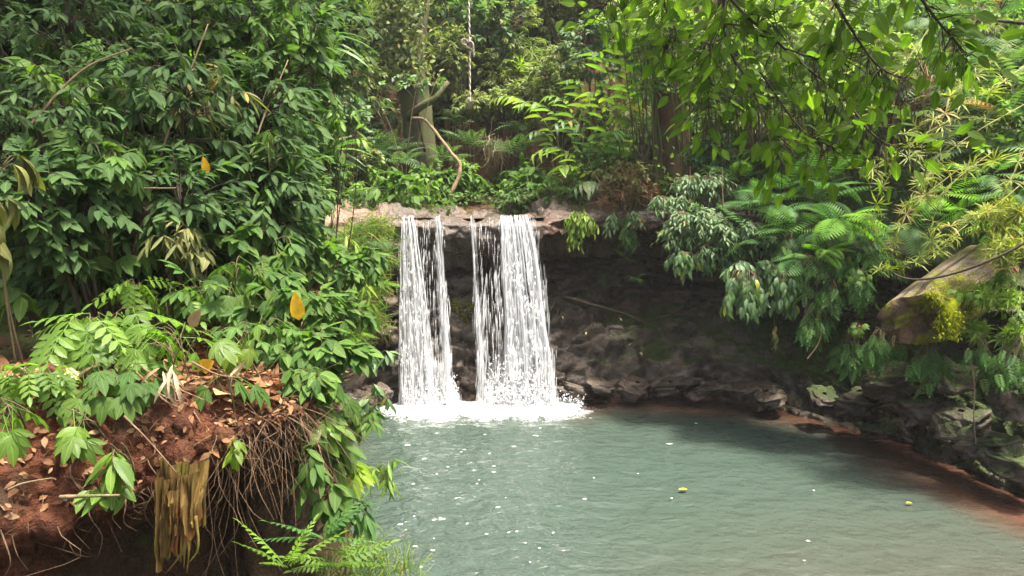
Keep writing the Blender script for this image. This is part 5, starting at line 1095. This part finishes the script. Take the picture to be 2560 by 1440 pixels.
jag = -.30 * np.clip(np.cos(thq - R(298)), 0, 1) ** 2 + .13 * fbm(np.stack([np.cos(thq) * 3, np.sin(thq) * 3, 0 * thq], -1), 4, 91) + .14 * np.clip(-np.cos(thq - R(300)), 0, 1)
al = jag * (1 - tq) ** 2 + tq * Lg
rr_ = .31 * (1 + .10 * fbm(np.stack([np.cos(thq) * 2 + 0 * tq, np.sin(thq) * 2 + 0 * tq, tq * 3 + 0 * thq], -1), 4, 92)) + .018 * fbm(np.stack([thq * 6 + 0 * tq, tq * 3 + 0 * thq, 0 * tq + 0 * thq], -1), 3, 93)
rr_ = rr_ * (1 - .10 * (1 - tq) ** 3)
V = al[..., None] * d + rr_[..., None] * (np.cos(thq)[..., None] * up + np.sin(thq)[..., None] * sdv)
uv = np.stack([np.broadcast_to(thq / 6.28, V.shape[:2]), np.broadcast_to(tq, V.shape[:2])], -1)
link('trunk', mesh('trunk', V.reshape(-1, 3), grid_faces(nu, nth, True), LOGM, uv.reshape(-1, 2)), lg)
# hollow broken end: rough funnel inside the rim
nr = 16; f = np.linspace(1, .04, nr)[:, None]
rim = V[0][None]; cen = d * .26 + 0 * rim; W = cen + (rim - cen) * f[..., None]; W = W + d * (.10 * fbm(np.concatenate([W[..., :2] * 9, W[..., 2:] * 9], -1), 4, 94) * (1 - f) * 3 + .09 * np.sin((f - 1) * 3.14))[..., None]
E_ = M('broken_wood'); p = E_.pos(); e1 = E_.noise(9, 6, .7, p); e2 = E_.noise(30, 4, .7, p)
ew = E_.done(E_.pbsdf(E_.mulc(E_.mix(E_.ramp(E_.noise(5, 4, .6, p), .5, .56), E_.mix(E_.ramp(e1, .35, .65), (.085, .07, .045), (.22, .13, .075)), (.17, .17, .02)), E_.mix(e2, (.35, .35, .35), (1.5, 1.5, 1.5))), .9, .15, E_.bump(e2, 1.0, .04)))
link('broken_end', mesh('broken_end', W.reshape(-1, 3), grid_faces(nr, nth, True), ew), lg)
g = Geo()   # moss mat on the near flank, hanging below the rim
sel = np.where((np.abs(((thq[0] - R(60) + np.pi) % (2 * np.pi)) - np.pi) < R(48)))[0]
P = []; NN = []
for _ in range(2600):
    j = int(rng.choice(sel)); i = int(28 * rng.random() ** 1.6); P.append(V[i, j] + rng.normal(0, .01, 3)); NN.append(norm(V[i, j] - al[i, j] * d))
P = np.array(P); NN = np.array(NN)
foliage(g, 'dia', P, frame(NN * .15 + rng.normal(0, .5, P.shape) + A(0, 0, -.6), NN + rng.normal(0, .3, P.shape)), rng.uniform(.014, .03, len(P)), rng.random(len(P)))
j0 = int(sel[len(sel) // 2])
P = V[0, j0] + A(.0, -.02, -.02) + np.stack([rng.normal(0, .045, 900), rng.normal(0, .035, 900), -rng.random(900) * .26], -1)
foliage(g, 'dia', P, frame(rng.normal(0, .5, P.shape) + A(0, -.3, -.8), rng.normal(0, .6, P.shape) + A(0, -1, .3)), rng.uniform(.02, .05, len(P)), rng.random(len(P)))
rimj = rng.choice(sel, 700); P = V[np.zeros(700, int), rimj] * 1.0 + rng.normal(0, .02, (700, 3)); foliage(g, 'dia', P, frame(rng.normal(0, .5, P.shape) + A(0, -.4, -.5), rng.normal(0, .6, P.shape) + A(0, -1, .3)), rng.uniform(.012, .035, len(P)), rng.random(len(P)))
g.tube(np.array([V[3, j0], V[0, j0], V[0, j0] + A(.0, -.02, -.14), V[0, j0] + A(.01, -.02, -.27)]), A(.06, .075, .06, .045), 8, bump=.3)
tag(link('moss', g.build('moss', L_MOSS), lg), kind='stuff')

# --- overhanging branch near the camera
ob = A(3.6, .9, 1.2)
root = empty('overhanging_tree', ob); tag(root, 'tree leaning in from the side with a shaded leafy branch across the upper right', 'tree')
g = Geo(); hub = px(1900, -330, 3.3)
g.tube(catmull([ob - A(0, 0, .3), ob + A(-.1, .3, 1.4), A(3.0, 1.9, 3.9), hub], 22) - ob, np.linspace(.14, .035, 22), 10, bump=.15); link('trunk', g.build('trunk', B_DARK), root)
BR = [[(1900, -330, 3.3), (1800, -60, 3.3), (1960, 120, 3.3), (2110, 240, 3.35), (2230, 320, 3.4)], [(1900, -330, 3.3), (1815, -40, 3.4), (1818, 110, 3.4), (1880, 220, 3.35), (1920, 330, 3.3), (1955, 410, 3.3)], [(1850, -120, 3.5), (1790, 40, 3.5), (1770, 200, 3.5), (1775, 320, 3.5)],
      [(1900, -330, 3.3), (2050, -60, 3.1), (2120, 60, 3.1), (2190, 160, 3.1), (2260, 200, 3.1)], [(1900, -330, 3.3), (1700, -80, 3.6), (1660, 0, 3.7), (1690, 90, 3.7), (1650, 130, 3.7)], [(1900, -330, 3.3), (1650, -120, 3.8), (1540, -20, 3.9), (1480, 60, 3.9)], [(2050, -200, 3.1), (2250, -60, 3.0), (2350, 60, 3.0), (2420, 140, 3.0)], [(1960, 120, 3.3), (2060, 150, 3.2), (2160, 140, 3.2)], [(1900, 180, 3.35), (2000, 320, 3.3), (2080, 370, 3.3)], [(2100, 230, 3.35), (2200, 350, 3.3), (2330, 380, 3.3)], [(1800, 40, 3.7), (1760, 120, 3.7), (1730, 170, 3.7)], [(1810, 60, 3.4), (1880, 60, 3.3), (1960, 20, 3.3)]]
for k, pts in enumerate(BR):
    p = catmull([px(*q) for q in pts], 20); g = Geo(); g.tube(p - ob, np.linspace(.010 if k < 7 else .005, .0022, 20), 5)
    bo = link('branch', g.build('branch', B_DARK), root)
    T = norm(np.gradient(p, axis=0)); nL = 84 if k < 7 else 42
    ii = np.clip(rng.uniform(3 if k < 7 else 1, 19.5, nL), 0, 19).astype(int); side = np.where(rng.random(nL) < .5, 1, -1)
    LD = T[ii] * .55 + np.cross(T[ii], A(0, 1, .2)) * side[:, None] * .9 + rng.normal(0, .25, (nL, 3)) + A(0, 0, -.45)
    off = norm(LD + rng.normal(0, .5, LD.shape)) * rng.uniform(.02, .20, nL)[:, None]; LP = p[ii] + off; LD = LD + rng.normal(0, .35, LD.shape)
    g = Geo()
    for q0, q1 in zip(p[ii], LP): g.tube(np.array([q0, (q0 + q1) / 2 + A(0, 0, .008), q1]) - ob, A(.002, .0016, .001), 4)
    link('twig', g.build('twig', B_DARK), bo)
    single_leaves(bo, A(0, 0, 0) + ob, 'ovate', LP, frame(LD, A(.1, -.6, .6) + rng.normal(0, .55, (nL, 3))), rng.uniform(.055, .10, nL), L_SHADE)
# thin dark branch arching over the log, loose vines, sticks
def twig(name, lab, cat, pts, r, mat, group=None):
    p = catmull([px(*q) for q in pts], 26); g = Geo(); g.tube(p - p[0], np.linspace(r, r * .5, 26) if np.isscalar(r) else r, 6, bump=.1); return tag(link(name, g.build(name, mat), None, p[0]), lab, cat, group)
twig('bare_branch', 'thin dark bare branch arching over the mossy log', 'branch', [(2640, 560, 6.4), (2500, 640, 6.5), (2360, 690, 6.7), (2260, 695, 7.0), (2190, 650, 7.6)], .014, B_DARK)
twig('hanging_vine', 'thin vine hanging to the water below the mossy log', 'vine', [(2420, 870, 6.9), (2436, 960, 6.85), (2434, 1040, 6.8), (2440, 1110, 6.8)], .008, B_TAN)
twig('hanging_vine', 'pair of thin roots dangling on the shaded bank at the frame edge', 'vine', [(2556, 840, 6.6), (2530, 920, 6.6), (2512, 980, 6.6)], .006, B_TAN)
twig('bare_twig', 'upright bare tan twig above the pale bush', 'twig', [(1808, 520, 8.6), (1806, 470, 8.6), (1805, 418, 8.6)], .008, B_TAN)
twig('bare_twig', 'slanting pale stick leaning on the upper right slope', 'twig', [(2400, 120, 8.6), (2440, 50, 8.6), (2475, -10, 8.6)], .012, B_TAN)
twig('bare_branch', 'short dark branch stub entering below the overhanging leaves', 'branch', [(2600, 62, 5.0), (2520, 54, 5.0), (2470, 50, 5.0)], .014, B_DARK)
twig('dead_branch', 'dead forked branch lying in the back of the cave', 'branch', [(1640, 795, 10.3), (1690, 780, 10.2), (1720, 745, 10.2), (1712, 730, 10.2)], .012, B_DARK)
twig('dead_branch', 'thin dead stick slanting in the cave mouth', 'branch', [(1650, 792, 10.2), (1700, 785, 10.1), (1740, 768, 10.1)], .012, B_DARK)
twig('dead_branch', 'long dark fallen branch along the top of the rock shelf', 'branch', [(1410, 742, 10.9), (1480, 762, 10.7), (1560, 785, 10.6), (1630, 815, 10.5)], .03, B_DARK)
twig('hanging_twig', 'curved pale twig hanging over the water beneath the pale bush', 'twig', [(2055, 820, 7.9), (2045, 860, 7.9), (2018, 898, 7.9)], .010, B_TAN)
twig('bare_twig', 'thin red-brown leafless stem rising from the left bank plants', 'twig', [(570, 770, 4.0), (572, 720, 4.0), (566, 700, 4.0)], .006, B_RED)
# cave ferns
for (u, v, y) in ((1460, 740, 10.9), (1530, 700, 11.1), (1560, 640, 10.7), (1500, 690, 11.1), (1590, 690, 10.8), (1165, 690, 10.7), (1150, 640, 10.75), (1440, 640, 11.0)):
    fern('cave_fern', 'little fern growing in the dark recess under the ledge', px(u, v, y), 6, (.12, .22), L_FERN, 'frondlo', (-180, 0), (-30, 50), 'ferns in the dark recess')
# ------------------------------------------------------------------ stones, litter, roots, floating bits
def stone(name, lab, p, r, seed, moss=0., group=None, cat='rock'):
    nu_, nv_ = 40, 26; a, b_ = np.meshgrid(np.linspace(0, 2 * np.pi, nu_, endpoint=False), np.linspace(.04, np.pi - .04, nv_))
    D = np.stack([np.cos(a) * np.sin(b_), np.sin(a) * np.sin(b_), np.cos(b_)], -1); w1, w2, wi = worley(D * 1.4 + seed, seed % 50)
    D2 = np.sign(D) * np.abs(D) ** .62; V = D2 * (.8 + .35 * fbm(D * 1.5 + seed, 3, 7) + .5 * (wi - .5) + .16 * np.clip((w2 - w1) * 3, 0, 1) + .14 * fbm(D * 5 + seed, 4, 8))[..., None] * np.array(r)
    o = link(name, mesh(name, V.reshape(-1, 3), grid_faces(nv_, nu_, True), ROCK, attrs={'moss': np.full(V.size // 3, moss), 'red': np.zeros(V.size // 3)}), None, p)
    o.rotation_euler = (rng.normal(0, .2), rng.normal(0, .2), rng.random() * 6); return tag(o, lab, cat, group)
for i, (u, v, y, r) in enumerate(((1430, 975, 10.05, (.24, .16, .07)), (1500, 965, 10.1, (.26, .2, .08)), (1590, 970, 10.1, (.28, .2, .08)), (1680, 965, 10.08, (.28, .22, .08)), (1770, 972, 10.0, (.28, .22, .08)), (1850, 978, 9.85, (.28, .22, .09)), (1920, 992, 9.55, (.28, .2, .09)))):
    stone('shelf_rock', 'wet dark rock at the shelf waterline, %s from the falls' % ORD[i], px(u, v, y), r, 10 + i, .10 if i % 2 else .0, 'wet rocks on the shelf right of the falls')
MR = ['mossy dark rock at the right waterline, first past the cave', 'mossy rock at the right waterline, second past the cave', 'mossy rock on the right bank just left below the log', 'mossy rock on the right bank under the log', 'mossy rock at the waterline below the log', 'mossy rock at the waterline beside the hanging vine', 'large mossy rock at the waterline past the hanging vine', 'flat low rock in the brown shallows of the right bank', 'mossy rock tucked right beneath the broken log end', 'mossy rock beneath the dangling roots of the right bank']
for i, (u, v, y, r) in enumerate(((2060, 1000, 8.9, (.3, .25, .14)), (2150, 1010, 8.5, (.35, .3, .18)), (2230, 960, 8.1, (.35, .3, .2)), (2310, 1020, 7.8, (.3, .3, .2)), (2400, 1060, 7.4, (.32, .3, .2)), (2480, 1120, 7.0, (.3, .28, .16)), (2540, 1160, 6.7, (.35, .3, .18)), (2200, 1070, 8.3, (.25, .2, .10)), (2350, 930, 7.7, (.35, .3, .2)), (2540, 1000, 6.9, (.3, .3, .25)))):
    stone('mossy_rock', MR[i], px(u, v, y), np.array(r) * .78, 40 + i, .34, 'mossy rocks along the right bank')
for i, (u, v, y, r) in enumerate(((900, 1010, 8.9, (.2, .2, .12)), (870, 1030, 8.5, (.2, .2, .12)), (940, 985, 9.3, (.16, .15, .1)), (985, 900, 9.9, (.12, .12, .16)), (975, 760, 9.95, (.13, .12, .1)), (965, 840, 9.85, (.14, .12, .13)))):
    stone('wall_rock', 'dark wet rock beside the left edge of the falls', px(u, v, y), r, 70 + i, -.1, 'wet rocks left of the falls')
# moss tufts on the rock behind the water
P = np.vstack([px(u, v, 10.45) + rng.normal(0, 1, (70, 3)) * A(.06, .03, .06) for u, v in ((1140, 770), (1150, 800), (1160, 830), (1170, 850), (1135, 765), (1175, 765))])
g = Geo(); foliage(g, 'dia', P - P[0], frame(rng.normal(0, .6, P.shape) + A(0, -.5, 0), rng.normal(0, .5, P.shape) + A(0, -.7, .7)), rng.uniform(.02, .045, len(P)), rng.random(len(P)))
tag(link('moss_patch', g.build('moss_patch', L_MOSS), None, P[0]), 'bright moss patch on the rock between the two water curtains', 'moss', None, 'stuff')

ai, aj = np.where(MOSS_AT); kk = rng.choice(len(ai), 26000); ai, aj = ai[kk], aj[kk]; P = G1[ai, aj] + rng.normal(0, .012, (26000, 3)); NNr = grid_normals(G1)[ai, aj]; NNr = np.where((NNr @ A(-.3, -.6, .5))[:, None] < 0, -NNr, NNr)
k = fbm(P * 2.2, 3, 33) + .5 * NNr[:, 2] + .12 * (P[:, 0] > 3.6) > .10; P, NNr = P[k], NNr[k]; n = len(P)
L_RMOSS = leafmat('leaf_rock_moss', (.025, .050, .008), (.070, .095, .014), .25, .85, .08, rib=0)
g = Geo(); foliage(g, 'dia', P - P[0], frame(rng.normal(0, .7, P.shape) + A(0, -.2, -.3), NNr + rng.normal(0, .4, P.shape)), rng.uniform(.015, .045, n), rng.random(n))
tag(link('moss_cover', g.build('moss_cover', L_RMOSS), None, P[0]), 'dark green moss tufts over the right bank rock and shelf', 'moss', None, 'stuff')
def banktop(x, y):
    q = E1.reshape(-1, 3); k = np.argmin((q[:, 0] - x) ** 2 + (q[:, 1] - y) ** 2 - .02 * q[:, 2]); zz = q[k, 2]
    return zz if (q[k, 0] - x) ** 2 + (q[k, 1] - y) ** 2 < .01 else float(land(A(x), A(y))[0]) - .02
# leaf litter on the bank: larger leaves singly, the rest as one mass
nf = 0
for i in range(230):
    x = rng.uniform(-2.6, -1.0); y = 2.86 + (x + 2.2) * .28 + abs(rng.normal(0, .55))
    if y > 5: continue
    z = banktop(x, y)
    if z < 1.7: continue
    o = link('fallen_leaf', tmesh(('curl', 'ovate', 'heart')[i % 3], int(rng.integers(0, 2)), (L_DRY, L_DRY, L_DRY, L_PALE)[i % 4])); pale = i % 4 == 3
    tag(o, 'pale tan dead leaf lying on the red bank top' if pale else 'curled brown dead leaf lying on the red bank top', 'fallen leaf', 'pale dead leaves on the bank' if pale else 'brown dead leaves on the bank')
    a = rng.random() * 6.28; o.matrix_world = Matrix.Translation((x, y, z + .012)) @ Matrix.Rotation(a, 4, 'Z') @ Matrix.Rotation(rng.normal(0, .35), 4, 'X') @ Matrix.Rotation(rng.normal(0, .35), 4, 'Y') @ Matrix.Scale(rng.uniform(.05, .13), 4)
n = 4200; x = rng.uniform(-5.0, -.98, n); y = 2.84 + (x + 2.2) * .28 + np.abs(rng.normal(0, .8, n)); z = np.array([banktop(a, b_) for a, b_ in zip(x, y)])
k = z > 1.7; P = np.stack([x, y, z + .008], -1)[k]; n = len(P)
g = Geo(); foliage(g, 'ovate3', P - A(-1.8, 3.2, 2), frame(np.stack([np.cos(a_ := rng.random(n) * 6.28), np.sin(a_), rng.normal(0, .2, n)], -1), A(0, 0, 1) + rng.normal(0, .3, (n, 3))), rng.uniform(.025, .06, n), rng.random(n))
tag(link('leaf_litter', g.build('leaf_litter', L_DRY), None, (-1.8, 3.2, 2)), 'small brown leaf litter scattered over the red bank top', 'leaf litter', None, 'stuff')
fc = np.where((E0[:, 40, 0] > -2.3) & (E0[:, 40, 1] < 3.6))[0]; n = 900; ii = rng.choice(fc, n); jj = rng.integers(22, 62, n); P = E1[ii, jj] + EN[ii, jj] * .006
g = Geo(); foliage(g, 'ovate3', P - P[0], frame(rng.normal(0, 1, (n, 3)) + A(0, -.2, -.4), EN[ii, jj] + rng.normal(0, .5, (n, 3))), rng.uniform(.02, .055, n), rng.random(n))
tag(link('face_litter', g.build('face_litter', L_DRY), None, P[0]), 'dead leaves and scraps caught on the red soil face', 'leaf litter', None, 'stuff')
# roots and dead stems hanging from the bank rim
fi = np.where((E0[:, 40, 0] > -2.1) & (E0[:, 40, 1] < 3.9))[0]
for k in range(55):
    i = int(rng.choice(fi)); j = int(rng.integers(38, 66)); p = E1[i, j] + EN[i, j] * .01; nx = EN[i, j] * .5 + A(0, -.3, 0)
    xx = p[0] > -1.25; ln = rng.uniform(.35, .85) if xx else rng.uniform(.12, .4)
    q = [p - EN[i, j] * .03, p + nx * .04 + A(rng.normal(0, .02), 0, -ln * .3), p + nx * .05 + A(rng.normal(0, .06), 0, -ln * .65), p + nx * .04 + A(rng.normal(0, .10), rng.normal(0, .03), -ln)]
    g = Geo(); g.tube(catmull(q, 10) - p, np.linspace(rng.uniform(.0018, .0045), .001, 10), 5, bump=.2); link('root', g.build('root', B_ROOT), eb, p)
g = Geo()
cen = rng.choice(fi, 26)
for k in range(520):
    i = int(np.clip(rng.choice(cen) + rng.normal(0, 3), fi[0], fi[-1])); j = int(rng.integers(30, 80)); p = E1[i, j]; xx = p[0] > -1.3
    if not xx and rng.random() < .65: continue
    ln = rng.uniform(.1, .5) if xx else rng.uniform(.04, .16); dd = EN[i, j] * .35 + rng.normal(0, .5, 3) + A(0, -.1, -1); e = p + norm(dd) * ln
    g.tube(catmull([p, p * .65 + e * .35 + rng.normal(0, .025, 3), p * .3 + e * .7 + rng.normal(0, .03, 3), e], 7) - E1[fi[0], 40], np.linspace(rng.uniform(.0008, .0022), .0005, 7), 4)
tag(link('root_fibre', g.build('root_fibre', B_ROOT), eb, E1[fi[0], 40]), kind='stuff')
twig('dead_stick', 'straight dry stick lying across the soil face', 'stick', [(150, 1243, 2.62), (220, 1240, 2.62), (300, 1238, 2.66)], .009, B_TAN)
twig('dead_stick', 'thin pale twig at the foot of the soil face', 'stick', [(20, 1225, 2.55), (60, 1208, 2.55), (130, 1195, 2.58)], .005, B_TAN)
twig('dead_stick', 'long thin stem slanting down the soil face', 'stick', [(310, 1040, 2.8), (370, 1100, 2.78), (440, 1180, 2.76)], .004, B_ROOT)
for i, pts in enumerate(([(340, 930, 3.0), (400, 985, 2.96), (470, 1010, 2.95)], [(350, 915, 3.02), (420, 960, 3.0), (510, 1000, 2.98)], [(360, 950, 2.98), (410, 1000, 2.94), (450, 1020, 2.92)], [(480, 905, 3.1), (540, 935, 3.1), (600, 945, 3.12)])):
    twig('dry_stem', 'flat straw-coloured dead stem lying in the litter at the bank rim', 'dead stem', pts, .005, B_ROOT, 'straw-coloured stems at the bank rim')
# rotting palm sheath hanging in the undercut
b = px(455, 1180, 2.86); root = empty('rotting_sheath', b); tag(root, 'rotting yellow-brown palm sheath hanging from the bank into the undercut', 'dead sheath')
SM = M('rotting_fibre'); pp = SM.pos(); mp = SM.n('Mapping'); SM.set(mp, 'Vector', pp); mp.inputs['Scale'].default_value = (1, 1, .16)
s1 = SM.noise(26, 6, .7, mp.outputs[0], .4); s2 = SM.noise(7, 4, .6, pp)
scol = SM.mix(SM.ramp(s1, .3, .7), (.075, .045, .02), (.30, .20, .06)); scol = SM.mix(SM.ramp(s2, .5, .62), scol, (.20, .19, .035)); scol = SM.mix(SM.ramp(SM.noise(4, 4, .6, pp), .56, .66), scol, (.26, .095, .035))
SHEATH = SM.done(SM.pbsdf(SM.mulc(scol, (.75, .72, .7)), .95, .08, SM.bump(s1, .7, .02)))
for lay, (uc, hw, v0, v1, yo) in enumerate(((458, 62, 1150, 1400, 0.), (430, 34, 1180, 1425, -.035), (485, 30, 1170, 1345, -.03), (455, 22, 1200, 1330, -.06))):
    cu, tq = np.meshgrid(np.linspace(-1, 1, 46), np.linspace(0, 1, 56), indexing='ij')
    Q = np.stack([cu * 2.2 + lay * 9, tq * 1.1, 0 * cu], -1); fold = np.abs(fbm(Q * np.array([1.5, .7, 1]), 3, 99)) ; endv = 1 - .30 * (fbm(np.stack([cu * 4 + lay * 3, 0 * cu, 0 * cu], -1), 3, 98) * .5 + .5) - .12 * np.abs(cu) ** 2
    uu_ = uc + hw * cu * (1.05 - .25 * tq) + 9 * fbm(Q * 1.7 + 5, 3, 97) * tq; vv_ = v0 + (v1 - v0) * tq * endv
    V = np.stack([px(a_, b_, 1.0) for a_, b_ in zip(uu_.ravel(), vv_.ravel())]); V = CAM + (V - CAM) * 2.86
    V = V.reshape(*cu.shape, 3); V[..., 1] += yo - .07 * np.sqrt(np.clip(1 - cu ** 2, 0, 1)) + .10 * fold + .01 * fbm(V * np.array([26, 26, 5]), 3, 96)
    link('sheath_layer', mesh('sheath_layer', (V - b).reshape(-1, 3), grid_faces(46, 56), SHEATH), root)
g = Geo()
for k in range(9):
    u0 = rng.uniform(400, 515); g.tube(catmull([px(u0, 1290, 2.80), px(u0 + rng.normal(0, 8), 1370, 2.79), px(u0 + rng.normal(0, 14), rng.uniform(1400, 1440), 2.8)], 12) - b, np.linspace(.007, .002, 12), 6, bump=.3)
tag(link('loose_fibre', g.build('loose_fibre', SHEATH), root), kind='stuff')
# pale curled dead plant on the rim
b = px(425, 955, 2.9); root = empty('withered_plant', b); tag(root, 'withered pale plant with curled hanging leaves on the bank rim', 'dead plant')
g = Geo(); g.tube(A((0, .03, -.08), (0, .02, 0), (0, 0, .05)), A(.006, .005, .003), 5); link('stem', g.build('stem', B_TAN), root)
n = 12; single_leaves(root, b, 'strap', np.tile(b + A(0, 0, .04), (n, 1)) + rng.normal(0, .02, (n, 3)), frame(np.stack([rng.normal(0, .5, n), -np.ones(n) * .3, -.8 + rng.normal(0, .3, n)], -1), rng.normal(0, .4, (n, 3)) + A(0, -1, .2)), rng.uniform(.08, .15, n), L_PALE)
# floating leaves and foam flecks
for (u, v, L, lab) in ((1718, 1223, .10, 'yellow leaf floating in the middle of the pool'), (2280, 1257, .075, 'small yellow leaf floating near the brown shallows')):
    o = link('floating_leaf', tmesh('ovate', 0, L_YEL)); tag(o, lab, 'floating leaf'); p = pxz(u, v, .02); o.matrix_world = Matrix.Translation(p) @ Matrix.Rotation(1.9, 4, 'Z') @ Matrix.Rotation(.15, 4, 'X') @ Matrix.Scale(L, 4)
n = 40; u = rng.normal(1180, 130, n); v = 1045 + 395 * rng.random(n) ** 1.2; k = rng.random(n) < .3; u[k] = rng.uniform(1000, 2100, k.sum())
g = Geo()
for a, b_ in zip(u, v):
    p = pxz(a, b_, .016); m_ = 8; th = np.linspace(0, 2 * np.pi, m_, endpoint=False); rr = rng.uniform(.004, .013) * (1 + .3 * rng.normal(size=m_)) * (1 + (b_ < 1120)); V = np.stack([p[0] + rr * np.cos(th) * 1.7, p[1] + rr * np.sin(th), np.full(m_, p[2])], -1)
    V = np.vstack([V, p + A(0, 0, .006)]); kk = np.arange(0, m_, 2); g.add(V - A(0, 7, 0), np.stack([np.full_like(kk, m_), kk, kk + 1, (kk + 2) % m_], -1))
tag(link('foam_fleck', g.build('foam_fleck', DROP), None, (0, 7, 0)), 'small white foam flecks drifting on the pool below the falls', 'foam', None, 'stuff')
for (u, v, y, L) in ((1372, 768, 10.5, .07), (1405, 790, 10.4, .06), (1465, 830, 10.3, .06), (1580, 858, 10.2, .07), (1602, 880, 10.1, .07), (1550, 795, 10.5, .06), (1800, 880, 9.9, .06), (1420, 815, 10.3, .05)):
    o = link('shelf_leaf', tmesh('ovate', 1, L_PALE)); tag(o, 'pale fallen leaf lying on the wet rock shelf', 'fallen leaf', 'pale leaves on the rock shelf'); o.matrix_world = Matrix.Translation(px(u, v, y)) @ Matrix.Rotation(rng.random() * 6, 4, 'Z') @ Matrix.Rotation(-.5, 4, 'X') @ Matrix.Scale(L, 4)

# ------------------------------------------------------------------ thin humid air
hz = M('humid_air'); pv = hz.n('VolumePrincipled'); hz.set(pv, 'Color', (.93, .96, .92)); hz.set(pv, 'Density', .0010); pv.inputs['Anisotropy'].default_value = .25
hz.t.links.new(pv.outputs[0], hz.out.inputs['Volume'])
hx, hy0, hy1, hz0, hz1 = 190, -130, 270, -4, 36
hv = np.array([(x, y, z) for z in (hz0, hz1) for y in (hy0, hy1) for x in (-hx, hx)], float)
tag(link('haze', mesh('haze', hv, np.array([(0, 2, 3, 1), (4, 5, 7, 6), (0, 1, 5, 4), (2, 6, 7, 3), (0, 4, 6, 2), (1, 3, 7, 5)]), hz.m, smooth=False)), 'thin humid air over the whole valley', 'haze', None, 'stuff')
